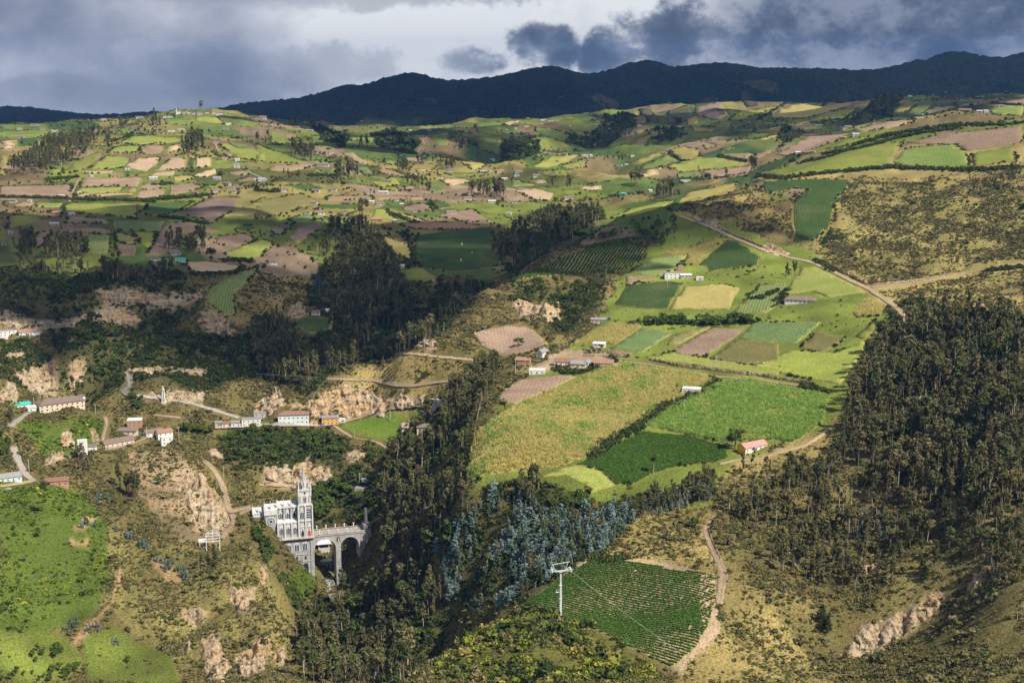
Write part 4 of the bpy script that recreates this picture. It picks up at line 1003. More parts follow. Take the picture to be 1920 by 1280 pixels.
# --- where woods and clumps stand: kind, number, height (m), wood name, then the ground they stand on
WOODS = table('''
euc 430 19 plateau : A 60,700 250,690 420,660 560,560 700,440 740,400 600,390 400,450 250,510 100,630
euc 46 30 plateau : A 1320,550 1480,550 1460,470 1340,460
euc 12 22 plateau : A 745,512 825,495 810,450 750,460
euc 12 22 plateau : A 860,375 925,365 915,340 870,340
euc 16 22 plateau : A 1075,330 1160,335 1150,300 1090,300
euc 34 24 plateau : A 80,1290 250,1280 270,1180 200,1170
euc 60 24 plateau : A 310,1290 640,1300 640,1230 420,1220
euc 20 24 plateau : A 1175,1260 1290,1240 1310,1190 1220,1180
euc 30 24 plateau : A 1320,1290 1480,1220 1500,1180 1380,1200
euc 16 28 plateau : E 750,300 870,300 860,250 770,240
euc 30 18 plateau : E 960,300 1220,300 1240,230 1010,250
euc 40 18 plateau : E 90,230 300,260 640,270 640,170 400,180 120,170
euc 48 24 plateau : B 225,560 400,600 420,540 250,520
euc 34 24 plateau : B 550,740 740,740 740,690 600,680
euc 14 20 plateau : B 1010,670 1110,690 1100,650 1020,650
euc 22 20 plateau : B 1060,760 1250,820 1260,790 1090,740
euc 10 20 plateau : B 740,490 820,500 810,470 745,470
euc 40 18 plateau : B 1120,600 1440,665 1450,620 1200,590
euc 14 26 plateau : B 1440,510 1530,510 1520,480 1450,480
euc 46 22 plateau : B 1530,850 1800,860 1790,820 1550,810
euc 16 14 plateau : B 180,720 330,740 320,710 200,695
euc 14 22 plateau : B 230,330 370,340 360,310 240,300
euc 10 20 plateau : B 0,480 130,485 120,450 10,450
euc 7 24 plateau : B 735,1010 790,1010 780,985 740,985
euc 130 22 valley : B 380,1290 930,1290 900,1180 700,1090 520,1120
euc 60 20 valley : B 1690,1290 1900,1300 1900,1200 1760,1160
euc 440 22 valley : X 650,480 720,460 760,530 830,545 900,540 860,580 830,630 790,660 700,680 620,705 600,670 620,590 590,530
euc 150 22 valley : X 470,660 480,610 530,600 560,650 600,700 580,745 540,725 490,705
euc 220 20 valley : X 915,480 960,490 960,525 1000,505 1060,460 1120,425 1130,405 1040,400 980,420
pine 10 26 valley : X 1035,460 1060,450 1075,435 1050,430
euc 9 24 plateau : C 850,1040 930,1035 920,1010 860,1010
euc 24 22 plateau : C 1030,1150 1170,1140 1160,1080 1050,1090
broad 60 11 plateau : C 980,750 1240,690 1180,640 1000,690
broad 50 11 plateau : C 390,740 560,740 680,730 560,680 400,690
broad 70 12 plateau : C 0,860 230,860 200,780 0,700
euc 30 14 plateau : C 1600,745 1770,668 1750,650 1620,710
euc 8 24 plateau : C 1720,940 1780,945 1780,920 1725,920
euc 6 18 plateau : C 255,1060 305,1055 295,1035 260,1035
euc 6 18 plateau : C 360,1060 420,1065 415,1040 365,1040
euc 70 20 plateau : D 810,545 950,540 1020,400 920,410 840,460
euc 22 16 plateau : D 620,605 760,590 745,560 630,575
euc 20 24 plateau : D 1400,362 1530,362 1520,345 1410,345
euc 18 16 plateau : D 1545,362 1740,352 1730,340 1550,345
euc 28 14 plateau : D 150,800 270,715 330,670 210,700
euc 60 13 ridge : D 1450,1100 1700,1090 1910,1000 1900,930 1650,960 1500,1020
broad 40 9 ridge : G 860,80 1100,20 1200,40 1180,140 1060,260 960,200
broad 34 8 ridge : G 370,260 560,170 800,120 850,160 620,200 420,280
broad 30 9 ridge : G 880,790 1240,770 1240,800 900,810
broad 34 10 ridge : G 1240,810 1500,820 1740,800 1740,770 1400,770
broad 40 8 cliff : G 0,600 300,500 560,460 620,520 440,620 300,720 60,700
euc 26 14 cliff : G 540,560 640,560 720,450 680,430 600,480
euc 9 16 ridge : H 160,480 320,480 330,430 200,430
broad 20 8 ridge : H 420,330 500,240 640,180 540,120 480,220
euc 820 26 rightwood : X 1610,735 1640,660 1690,655 1700,620 1760,590 1850,615 1920,625 1920,965 1800,985 1720,945 1620,905 1570,845 1580,790
euc 110 15 lowerwood : X 1400,1000 1560,1000 1720,970 1900,970 1900,1060 1720,1080 1560,1110 1480,1060
euc 60 14 lowerwood : X 1780,980 1920,960 1920,1200 1830,1060
euc 130 19 lowerwood : X 1350,960 1480,890 1560,880 1700,940 1800,1000 1700,1020 1560,1010 1450,1005 1380,985
euc 720 22 gorge : X 705,940 740,840 790,800 830,770 880,715 935,700 905,770 880,810 868,910 895,965 820,1010 815,1100 850,1150 820,1220 740,1300 560,1300 560,1190 600,1130 660,1115 720,1085
broad 120 9 gorge : X 660,1115 720,1085 790,1100 800,1200 740,1290 580,1290 590,1180
broad 130 9 garden : J 720,1060 820,1040 900,960 1040,930 1080,900 960,860 900,800 740,810 720,900
broad 130 8 bank : J 330,400 700,400 960,520 940,600 700,560 480,640 60,600 30,460
broad 30 8 bank : J 1000,500 1200,540 1260,600 1200,680 1120,660 1080,540
euc 90 13 grove : X 1150,960 1340,900 1330,945 1200,975
euc 110 12 grove : X 820,1035 880,960 1000,960 1150,960 1130,1035 980,1130 880,1150
blue 110 9 grove : X 1200,950 1340,905 1330,940 1230,968
blue 520 10 grove : X 820,1035 880,960 930,915 1000,912 1020,970 1180,955 1190,975 1130,1035 1060,1065 980,1130 880,1150 830,1115
euc 40 13 grove : X 940,910 1010,900 1020,940 960,950
broad 40 7 grove : X 1020,940 1100,915 1120,950 1040,975
euc 60 14 grove : X 1190,960 1340,900 1335,940 1230,965
blue 56 9 valley : F 370,360 480,400 630,460 600,430 480,300 390,270
blue 10 7 leftslope : M 580,160 700,170 690,130 600,120
blue 26 6 leftslope : M 820,160 980,220 1080,300 1060,330 900,230
blue 18 7 leftslope : M 1120,380 1300,400 1400,520 1340,540 1180,470
blue 10 6 leftslope : M 460,890 560,880 560,800 480,840
blue 12 5 leftslope : M 600,920 720,900 720,860 640,870
blue 8 5 leftslope : M 790,1000 860,1000 860,930 800,940
blue 10 7 leftslope : I 620,950 720,960 860,930 840,860 720,880
blue 30 7 rightwood : P 480,350 660,330 740,480 520,520
euc 18 22 leftslope : I 810,760 1000,960 980,860 900,820 830,730
euc 16 14 leftslope : I 480,600 600,580 700,640 640,740 520,700
euc 10 12 village : I 60,380 100,360 110,330 70,330
euc 7 16 leftslope : M 1430,460 1590,450 1580,400 1450,410
broad 30 7 leftslope : I 0,620 60,640 70,480 0,450
broad 16 6 leftslope : M 180,1100 320,1130 460,1060 440,1000 260,1020
broad 26 6 leftslope : M 0,1260 240,1260 560,1260 600,1150 300,1190 40,1200
broad 40 7 church : X 470,985 490,1000 512,1040 500,1060 480,1010
broad 46 6 church : X 520,1075 545,1085 580,1110 585,1130 560,1150 530,1110
broad 34 9 left : E 640,870 860,780 860,900 620,1090
broad 30 8 left : E 340,650 860,660 840,740 520,760 380,700
broad 16 7 left : E 920,1140 1040,1130 1030,1230 940,1220
broad 6 8 village : I 820,400 870,400 860,340 830,340
broad 14 9 village : I 1320,440 1540,440 1540,400 1340,400
pine 8 10 lower : P 330,1000 410,1010 380,900 320,920
pine 6 10 lower : P 900,720 980,730 960,660 910,660
euc 40 15 lower : P 20,560 480,640 500,780 300,720 100,650
''')
WOODLABEL = {'plateau': 'tree in a far plateau clump', 'valley': 'tree in the side-valley wood behind the church', 'ridge': 'tree on the hedge banks of the right hill', 'rightwood': 'eucalyptus in the dark wood on the right slope',
             'lowerwood': 'thin eucalyptus below the right-hand wood', 'gorge': 'tree on the shaded slope right of the bridge', 'garden': 'tree in the gardens behind the bridge', 'bank': 'tree on the bank below the pale roadside building',
             'grove': 'tree in the silvery grove by the near potato field', 'leftslope': 'tree on the eroded slope at lower left', 'village': 'tree beside the left village houses', 'church': 'tree on the slope left of the church',
             'left': 'tree on the far-left gorge slope', 'lower': 'tree above the long rock ledge', 'cliff': 'tree on the cliff left of the terraces'}
ADJ = {'euc': 'olive green', 'blue': 'silvery blue young', 'broad': 'round-crowned', 'pine': 'dark conical'}
TREES = {k: [] for k in KIND}
rngw = np.random.default_rng(5)
for (kind, cnt, hgt, wood), poly in WOODS:
    ring = [hit(x, y) for x, y in densify(poly, 12)]; P2 = [(p.x, p.y) for p in ring]
    xs = np.array(P2); lo, hi = xs.min(0), xs.max(0); got = 0; tries = 0
    while got < int(cnt) and tries < 60:
        tries += 1; q = rngw.uniform(lo, hi, (max(200, int(cnt) * 3), 2)); q = q[inside(P2, q[:, 0], q[:, 1])]
        z = ground(q[:, 0], q[:, 1]); sx, sy = project(q[:, 0], q[:, 1], z); q = np.c_[q, z][inside(poly, sx, sy)]
        q = q[(fbm(q[:, 0], q[:, 1], 34, 2, 181) + rngw.normal(size=len(q)) * .35) > -.25] if int(cnt) > 100 else q
        for p in q[:int(cnt) - got]:
            TREES[kind].append((p[0], p[1], p[2], float(hgt) * (1.25 if math.hypot(p[0], p[1]) > 2000 else 1) * rngw.uniform(.48, 1.22), wood)); got += 1
# single trees that stand alone
for kind, pos, h, lab in [
    ('euc', 'A 1452,250', 40, 'lone tall tree with tufted crown on the skyline beside the hilltop village'),
    ('euc', 'A 1112,285', 34, 'dark pointed tree rising above the skyline left of the hilltop village'),
    ('broad', 'D 1420,480', 24, 'tall clipped tree with round top on the upper right ridge'),
    ('broad', 'L 685,622', 18, 'spreading tree beside the yellow farmhouse'),
    ('euc', 'L 95,800', 15, 'thin solitary tree at the lower edge of the dark green potato field'),
    ('broad', 'L 385,1190', 8, 'round dark bush beside the bend of the dirt track above the near potato field'),
    ('euc', 'L 740,800', 17, 'leaning slender tree on the dry bank below the yellow farmhouse'), ('euc', 'L 795,790', 19, 'tallest feathery tree in front of the yellow farmhouse'),
    ('euc', 'L 930,830', 13, 'slim dark tree on the dry bank right of the yellow farmhouse'), ('euc', 'L 1050,830', 13, 'small pointed tree alone on the dry bank above the lower wood'),
    ('euc', 'L 1270,960', 30, 'very tall bare-trunked tree sticking out above the lower wood'),
    ('broad', 'G 1700,440', 6, 'small bush at the edge of the terraced meadow'), ('broad', 'G 640,980', 6, 'bush leaning on the white-roofed shed'),
    ('broad', 'G 50,960', 11, 'loose-crowned tree standing in the grey ploughed field'), ('euc', 'F 915,920', 13, 'lone eucalyptus on the grassy knoll above the quarry'),
    ('euc', 'F 1415,720', 14, 'eucalyptus at the top of the grassy knoll'), ('broad', 'F 1000,1110', 7, 'dark round tree above the quarry face, left one of a pair'),
    ('broad', 'F 1090,1115', 8, 'dark round tree above the quarry face, right one of a pair'), ('broad', 'F 1220,1000', 10, 'broad dark tree on the grassy knoll'),
    ('euc', 'K 565,370', 9, 'dense bushy tree at the corner of the big maize field'), ('euc', 'K 1350,560', 8, 'dark tree on the hedge between maize and potato field'),
    ('broad', 'K 1260,775', 4, 'single bush in the grass beside the dark potato field'), ('euc', 'L 265,220', 9, 'dark tree beside the small white house in the maize'),
    ('broad', 'I 1140,800', 7, 'bush at the top of the brown slope'), ('broad', 'M 270,215', 6, 'dark round bush in the bright green slope at left'),
    ('broad', 'M 100,170', 5, 'small dark bush high on the bright green slope'), ('broad', 'M 930,1110', 5, 'round green bush in the bottom left meadow'),
    ('euc', 'D 870,400', 26, 'reddish tall tree on the far right ridge'), ('broad', 'D 640,430', 20, 'round tree at the left end of the far right ridge'),
    ('euc', 'D 1875,360', 20, 'thin tree on the skyline at far right'), ('broad', 'E 960,1110', 9, 'flat-topped tree by the bend of the asphalt road'),
    ('pine', 'O 430,560', 14, 'dark conifer at the edge of the blue grove'), ('euc', 'B 870,790', 9, 'small bushy tree by the plateau road'),
    ('euc', 'C 1340,930', 14, 'pointed tree beside the bright yellow-green field'), ('euc', 'C 1540,990', 20, 'feathery tree beside the far ploughed field')]:
    q = hit(*sheet(pos)[0]); TREES[kind].append((q.x, q.y, q.z, h, lab))
def place_tree(kind, t, i, sec=''):
    x, y, z, h, wood = t; tm, cm = KIND[kind][i % len(KIND[kind])]
    e = bpy.data.objects.new(NAME[kind], None); COL.objects.link(e); e.location = (x, y, z); e.empty_display_size = .5
    r = random.Random(int(x * 7 + y * 13)); w = h * (r.uniform(.9, 1.7) if kind == 'blue' else r.uniform(.9, 1.25) * (1.15 if kind == 'broad' else 1))
    w *= r.uniform(.8, 1.25); e.scale = (w, w, h); e.rotation_euler = (r.gauss(0, .035), r.gauss(0, .035), r.uniform(0, 6.28))
    if wood in WOODLABEL: tag(e, ADJ[kind] + ' ' + WOODLABEL[wood] + (', ' + sec + ' part' if sec else ''), CATG[kind], 'trees: ' + ADJ[kind] + ' ' + wood + ' ' + sec)
    else: tag(e, wood, CATG[kind])
    for nm, me in (('trunk', tm), ('crown', cm)):
        o = bpy.data.objects.new(nm, me); COL.objects.link(o); o.parent = e
def sector(L):
    out = []; P = np.array([project(t[0], t[1], t[2]) for t in L]); woods = {}
    for i, t in enumerate(L): woods.setdefault(t[4], []).append(i)
    nm = [''] * len(L)
    for w, ix in woods.items():
        if w not in WOODLABEL: continue
        x = P[ix, 0]; y = P[ix, 1]; qx = np.quantile(x, (.33, .67)); qy = np.median(y)
        for i in ix: nm[i] = ('upper ' if P[i, 1] < qy else 'lower ') + ('left' if P[i, 0] < qx[0] else 'middle' if P[i, 0] < qx[1] else 'right') if len(ix) > 5 else ''
    return nm
for kind, L in TREES.items():
    L = sorted(L, key=lambda t: -(t[3] / math.hypot(t[0], t[1]) * (100 if t[4] not in WOODLABEL else 1)))
    SN = sector(L[:290])
    for i, t in enumerate(L[:290]): place_tree(kind, t, i, SN[i])
    rest = L[290:]
    scatter({'euc': 'eucalyptus_wood', 'blue': 'young_eucalyptus_grove', 'broad': 'tree_mass', 'pine': 'conifers'}[kind], kind, [t[:3] for t in rest], [t[3] for t in rest],
            {'euc': 'dark olive eucalyptus woods on the slopes and plateau', 'blue': 'silvery blue young eucalyptus in the grove', 'broad': 'small round trees on banks and in gullies', 'pine': 'conifers'}[kind], 'woodland', 3)

# --- scrub: shrubs over every rough slope
den = np.array([CLS[k][2] for k in CN])[VC] * VIS * (~FV)
den *= np.clip(1 + 1.1 * fbm(GX, GY, 26, 3, 111), .1, 2.4)
den = np.where(DD < 2000, den, np.where((VC == CI['forest']) & (DD < 5200), .016, 0) * VIS)
area = (DD * (TH[1] - TH[0])) * (DD * (LV[1] - LV[0])); lam = den * area
rngs = np.random.default_rng(8); cnt = rngs.poisson(np.clip(lam, 0, 6)); ii, jj = np.nonzero(cnt); rep = cnt[ii, jj]; ii = np.repeat(ii, rep); jj = np.repeat(jj, rep)
lv = LV[ii] + (rngs.random(len(ii)) - .5) * (LV[1] - LV[0]); th = TH[jj] + (rngs.random(len(ii)) - .5) * (TH[1] - TH[0])
sx = np.exp(lv) * np.sin(th); sy = np.exp(lv) * np.cos(th); spt = np.c_[sx, sy, ground(sx, sy) - .12]; scl = VC[ii, jj]
ssz = rngs.lognormal(-.05, .45, len(ii)) * np.where(DD[ii, 0] > 2000, 3.6, 1.15)
mb = scl == CI['bush']; ml = scl == CI['lush']; mk_ = (scl == CI['thicket']) | (scl == CI['forest']); mf = ~(mb | ml | mk_)
scatter('hillside_scrub', 'shrub', spt[mf], ssz[mf], 'olive and straw-coloured scrub over the steep slopes', 'scrub', 4, (.6, 1.1), .15)
scatter('gorge_thicket', 'hedge', spt[mk_], ssz[mk_] * 1.35, 'dark green thickets on the gorge sides', 'bushes', 14, (.8, 1.4), .15)
rb_ = rngs.random(len(scl)); big_ = rngs.lognormal(.35, .5, len(scl))
scatter('bush_thicket', 'hedge', spt[mb & (rb_ > .72)], big_[mb & (rb_ > .72)] * 1.1, 'dark green bushes among the thicket on the mound below the cable-car tower', 'bushes', 16, (.7, 1.1), .15)
scatter('hillside_scrub', 'shrub', spt[mb & (rb_ < .15)], big_[mb & (rb_ < .15)], 'olive scrub among the thicket on the mound below the cable-car tower', 'scrub', 17, (.6, 1.1), .15)
scatter('lush_undergrowth', 'hedge', spt[ml & (rb_ > .84)], big_[ml & (rb_ > .84)] * .8, 'dark bushes in the bright green left slopes', 'undergrowth', 18, (.5, .9), .15)
mb &= (rb_ >= .15) & (rb_ <= .72); ml &= rb_ <= .84
scatter('bush_thicket', 'bush', spt[mb], big_[mb], 'yellow-green bush thicket on the mound below the cable-car tower', 'bushes', 5, (.7, 1.2), .15)
scatter('lush_undergrowth', 'lush', spt[ml], ssz[ml] * .8, 'bright green undergrowth on the sunny left slopes', 'undergrowth', 6, (.5, .9), .15)
# tufts of dry grass between the shrubs
td = np.array([{'dry': .5, 'scrubdry': .34, 'dryscrub': .45, 'scrub': .22, 'brown': .3, 'bush': .2, 'grass': .12, 'soil': .1, 'forest': .06}.get(k, 0) for k in CN])[VC] * VIS * (~FV) * (DD < 1250)
td = td * np.clip(1 + fbm(GX, GY, 15, 3, 113), .1, 2.2); cnt = rngs.poisson(np.clip(td * area, 0, 14)); ii, jj = np.nonzero(cnt); rep = cnt[ii, jj]; ii = np.repeat(ii, rep); jj = np.repeat(jj, rep)
lv = LV[ii] + (rngs.random(len(ii)) - .5) * (LV[1] - LV[0]); th = TH[jj] + (rngs.random(len(ii)) - .5) * (TH[1] - TH[0]); tx = np.exp(lv) * np.sin(th); ty = np.exp(lv) * np.cos(th)
scatter('bunch_grass', 'tuft', np.c_[tx, ty, ground(tx, ty) - .05], rngs.uniform(.5, 1.1, len(tx)), 'straw-coloured bunch grass on the dry slopes', 'grass', 15, (.6, 1.0), .2)
print('SCATTER', mf.sum(), mk_.sum(), mb.sum(), ml.sum(), len(tx))
# --- hedgerows along field edges
hp_, hs_ = [], []
rh = random.Random(12)
for k, ring in FIELD_RINGS:
    D = ring[0].xy.length
    if k in ('potrow', 'vine') or D > 5600: continue
    n = len(ring); on = False
    for i in range(n):
        if i % 4 == 0: on = rh.random() < (.5 if D > 1700 else .22)
        if not on: continue
        a, b = ring[i], ring[(i + 1) % n]; d = (b - a).length
        if d > 60: continue
        for s in range(max(1, int(d / (2.4 + D * .0007)))):
            q = a.lerp(b, rh.random()); q = Vector((q.x + rh.gauss(0, 1.2), q.y + rh.gauss(0, 1.2), 0)); hp_.append((q.x, q.y, float(ground(q.x, q.y)))); hs_.append(rh.uniform(.9, 2.3) * (1 + D * .00022))
HEDGES = [sheet(s) for s in ('D 0,960 200,980 400,950 700,920 960,900 1200,910 1500,920 1900,900', 'D 480,800 640,780 720,730 900,680 1100,640 1400,600 1600,590', 'D 300,870 500,830 620,790 760,760 1000,690 1200,650 1440,620',
    'D 1560,600 1800,590 1920,580', 'D 1700,440 1900,450', 'A 530,860 1000,870 1300,850 1520,830', 'A 0,845 500,855', 'A 340,720 560,700', 'A 880,870 1100,880', 'A 1160,990 1300,1000 1480,1040',
    'A 820,440 960,400', 'A 1100,760 1240,750', 'B 1240,870 1300,930', 'B 1080,1090 1140,1267', 'B 960,960 1120,1030', 'B 0,800 180,800', 'B 380,690 560,690', 'C 1000,690 1260,660', 'C 1130,790 1220,850', 'C 1480,820 1690,855',
    'C 520,690 690,740', 'K 1180,670 1300,580 1500,470 1600,410 1720,300', 'L 50,420 180,340 300,270 430,220 540,130', 'L 1200,170 1350,220', 'G 860,800 1240,790 1420,800 1740,780', 'G 1780,620 1900,560',
    'H 150,640 220,560', 'H 440,340 560,420', 'E 1380,250 1680,240 1760,200', 'E 1620,150 1820,150', 'F 0,560 120,600', 'G 330,1120 420,1150 560,1140 640,1100 740,1060', 'O 820,370 1000,385', 'H 1640,420 1900,390', 'D 0,560 200,440 330,440', 'D 700,560 830,440 1020,380')]
for line in HEDGES:
    W = [hit(x, y) for x, y in densify(line, 4)[:-1]]
    W = [hit(a[0] + (b[0] - a[0]) * s, a[1] + (b[1] - a[1]) * s) for a, b in zip(line[:-1], line[1:]) for s in np.linspace(0, 1, max(3, int(math.hypot(b[0] - a[0], b[1] - a[1]) / 2)))]
    for q in W:
        for _ in range(3):
            x, y = q.x + rh.gauss(0, 3), q.y + rh.gauss(0, 3); hp_.append((x, y, float(ground(x, y)))); hs_.append(rh.uniform(1.2, 3.0) * (1 + q.xy.length * .0002))
scatter('hedgerow_shrubs', 'hedge', hp_, hs_, 'dark green hedgerow bushes between the fields', 'hedgerow', 7, (.8, 1.3), .1)
# scattered bushes over the plateau
pm = (VC == CI['far']) & VIS & (DD < 5600) & (~FV); lam = pm * .0026 * area * np.clip(fbm(GX, GY, 170, 4, 121) * 3.2 + .15, 0, 4); cnt = rngs.poisson(lam)
ii, jj = np.nonzero(cnt); px_ = GX[ii, jj] + rngs.normal(size=len(ii)) * 4; py_ = GY[ii, jj] + rngs.normal(size=len(ii)) * 4
scatter('plateau_bushes', 'hedge', np.c_[px_, py_, ground(px_, py_)], rngs.lognormal(.75, .4, len(ii)), 'dark bushes dotted over the far plateau', 'bushes', 9, (.9, 1.6), .1)
# overgrown boundaries between the far pastures
bd = np.zeros((NR, NC), bool); bd[:-1] |= cell[1:] != cell[:-1]; bd[:, :-1] |= cell[:, 1:] != cell[:, :-1]
bd &= (VC == CI['far']) & VIS & (DD < 5600) & (~FV) & (fbm(GX, GY, 120, 2, 123) > -.15); ii, jj = np.nonzero(bd); kk = rngs.random(len(ii)) < np.clip(.35 + DD[ii, 0] * .00005, 0, .75); ii, jj = ii[kk], jj[kk]
px_ = GX[ii, jj] + rngs.normal(size=len(ii)) * 3; py_ = GY[ii, jj] + rngs.normal(size=len(ii)) * 3
scatter('pasture_hedges', 'hedge', np.c_[px_, py_, ground(px_, py_)], rngs.lognormal(.75, .35, len(ii)), 'dark hedges between the far pastures', 'hedgerow', 19, (.8, 1.3), .1)
print('HEDGE', len(ii))
# --- crops with height
def crop(name, kind, ring, row, step, ang, size, label, jit=.25, gap=0.0, seed=2, squash=(1, 1), thin=None):
    P2 = [(p.x, p.y) for p in ring]; xy = np.array(P2); c = xy.mean(0); L = np.ptp(xy, 0).max(); g = np.random.default_rng(seed)
    U, V = np.meshgrid(np.arange(-L, L, step), np.arange(-L, L, row)); U = U.ravel() + g.normal(size=U.size) * step * jit; V = V.ravel() + g.normal(size=V.size) * row * jit * .25
    x = c[0] + U * math.cos(ang) - V * math.sin(ang); y = c[1] + U * math.sin(ang) + V * math.cos(ang); k = inside(P2, x, y) & (g.random(x.size) > gap)
    if thin is not None: k &= thin(x, y, g)
    x, y = x[k], y[k]; scatter(name, kind, np.c_[x, y, ground(x, y) + .22 + .00035 * np.hypot(x, y)], size * g.uniform(.75, 1.25, len(x)), label, 'crop', seed, squash, .08)
nv = 0
for k, ring in FIELD_RINGS:
    if k == 'corn':
        gp = lambda x, y, g: fbm(x, y, 16, 3, 141) + g.normal(size=x.size) * .42 > .52
        crop('maize_crop', 'corn', ring, 1.75, 1.6, .9, 2.2, 'tall yellowing maize in the large field in the middle', .4, .03, 2, (.8, 1.2), lambda x, y, g: ~gp(x, y, g))
        crop('maize_crop', 'reed', ring, 1.4, 1.4, .9, 2.0, 'patches of still green maize within the large yellowing field', .4, .1, 12, (.8, 1.2), gp)
    elif k == 'reed':
        crop('green_maize_crop', 'reed', ring, 1.55, 1.4, .5, 2.1, 'light green maize in the field behind the yellow farmhouse', .4, .0, 3, (.6, 1.3), lambda x, y, g: fbm(x, y, 22, 3, 151) + g.normal(size=x.size) * .4 < .75)
        crop('green_maize_crop', 'corn', ring, 2.2, 2.2, .5, 1.7, 'yellow tassels showing in the light green maize field', .45, .3, 13, (.8, 1.2), lambda x, y, g: fbm(x, y, 22, 3, 151) + g.normal(size=x.size) * .4 > .35)
    elif k == 'potrow':
        crop('potato_crop', 'potato', ring, 2.4, .60, PRA, .86, 'rows of dark green potato plants on the near spur', .12, .02, 4, (.7, .9),
             lambda x, y, g: (fbm(x, y, 9, 2, 131) + g.normal(size=x.size) * .12 > -1.3) & ~((project(x, y, ground(x, y))[0] > 1312) & (g.random(x.size) < .45)))
    elif k == 'potato': crop('potato_crop', 'potato', ring, 1.5, 1.0, .35, .85, 'dense dark green potato plants below the big maize field', .4, .02, 5, (.6, .8))
    elif k == 'vine': crop('row_crop', 'potato', ring, 4.0, .9, 1.22, 1.35, 'long tidy crop rows running up the rounded hilltop field', .25, .03, 6, (.9, 1.3))
    elif k == 'maize': crop('maize_crop', 'corn', ring, 2.0, 1.8, .9, 2.0, ['ripe maize in the small field right below the dirt road', 'ripe maize beside the small white-roofed shed', 'dry maize stalks right of the tiled farmhouse'][nv % 3], .3, .05, 7); nv += 1
# ---------------------------------------------------------------- solid shapes
class MB:
    def __init__(s): s.v = []; s.f = []
    def _add(s, v, f): o = len(s.v); s.v += v; s.f += [tuple(i + o for i in q) for q in f]; return s
    def box(s, x0, x1, y0, y1, z0, z1):
        v = [(x0, y0, z0), (x1, y0, z0), (x1, y1, z0), (x0, y1, z0), (x0, y0, z1), (x1, y0, z1), (x1, y1, z1), (x0, y1, z1)]
        return s._add(v, [(3, 2, 1, 0), (4, 5, 6, 7), (0, 1, 5, 4), (1, 2, 6, 5), (2, 3, 7, 6), (3, 0, 4, 7)])
    def prism(s, pts, y0, y1):                           # outline in x, z pushed through y
        n = len(pts); v = [(x, y0, z) for x, z in pts] + [(x, y1, z) for x, z in pts]
        return s._add(v, [tuple(range(n)), tuple(range(2 * n - 1, n - 1, -1))] + [(i, i + n, (i + 1) % n + n, (i + 1) % n) for i in range(n)])
    def prismx(s, pts, x0, x1):                          # outline in y, z pushed through x
        n = len(pts); v = [(x0, y, z) for y, z in pts] + [(x1, y, z) for y, z in pts]
        return s._add(v, [tuple(range(n - 1, -1, -1)), tuple(range(n, 2 * n))] + [(i, (i + 1) % n, (i + 1) % n + n, i + n) for i in range(n)])
    def frustum(s, x, y, z0, z1, r0, r1, n=8, rot=0.0):
        v = []
        for z, r in ((z0, r0), (z1, max(r1, .01))):
            v += [(x + r * math.cos(rot + 2 * math.pi * i / n), y + r * math.sin(rot + 2 * math.pi * i / n), z) for i in range(n)]
        return s._add(v, [tuple(range(n - 1, -1, -1)), tuple(range(n, 2 * n))] + [(i, (i + 1) % n, (i + 1) % n + n, i + n) for i in range(n)])
    def bar(s, a, b, w):
        a = Vector(a); b = Vector(b); d = (b - a).normalized(); u = d.cross(Vector((0, 0, 1))); u = u.normalized() if u.length > .05 else Vector((1, 0, 0)); t = d.cross(u).normalized(); w /= 2
        v = [tuple(p + u * (w * i) + t * (w * j)) for p in (a, b) for i, j in ((-1, -1), (1, -1), (1, 1), (-1, 1))]
        return s._add(v, [(0, 1, 2, 3), (7, 6, 5, 4), (0, 4, 5, 1), (1, 5, 6, 2), (2, 6, 7, 3), (3, 7, 4, 0)])
    def ring(s, x, y, z, ro, ri, d, n=24):               # upright ring facing -y
        v = [];
        for yy in (y - d, y):
            for r in (ro, ri): v += [(x + r * math.cos(2 * math.pi * i / n), yy, z + r * math.sin(2 * math.pi * i / n)) for i in range(n)]
        f = []
        for i in range(n):
            j = (i + 1) % n; f += [(i, j, n + j, n + i), (2 * n + j, 2 * n + i, 3 * n + i, 3 * n + j), (i, 2 * n + i, 2 * n + j, j), (n + j, 3 * n + j, 3 * n + i, n + i)]
        return s._add(v, f)
    def build(s, name, mat, parent=None, kind=None, smooth_=False):
        me = bpy.data.meshes.new(name); me.from_pydata(s.v, [], s.f); me.materials.append(mat); me.update()
        bm = bmesh.new(); bm.from_mesh(me); bmesh.ops.recalc_face_normals(bm, faces=bm.faces); bm.to_mesh(me); bm.free()
        return link(name, me, parent, kind)
def empty(name, loc, rz=0.0):
    e = bpy.data.objects.new(name, None); COL.objects.link(e); e.location = loc; e.rotation_euler = (0, 0, rz); e.empty_display_size = 1; return e
_pm = {}
def paint(c, rough=.85, grime=.25, scale=.7, spec=.2):
    k = (tuple(c), rough, grime, scale)
    if k not in _pm:
        m, n, b = principled('wall paint', rough, spec); P = n.add('ShaderNodeTexCoord').outputs['Object']
        f = n.mapr(n.noise(P, scale, 4, .65), .3, .7, 1 - grime, 1 + grime * .3)
        n.l.new(n.mix(1.0, tuple(c), n.add('ShaderNodeCombineColor', {0: f, 1: f, 2: f}).outputs[0], 'MULTIPLY'), b.inputs['Base Color']); _pm[k] = m
    return _pm[k]
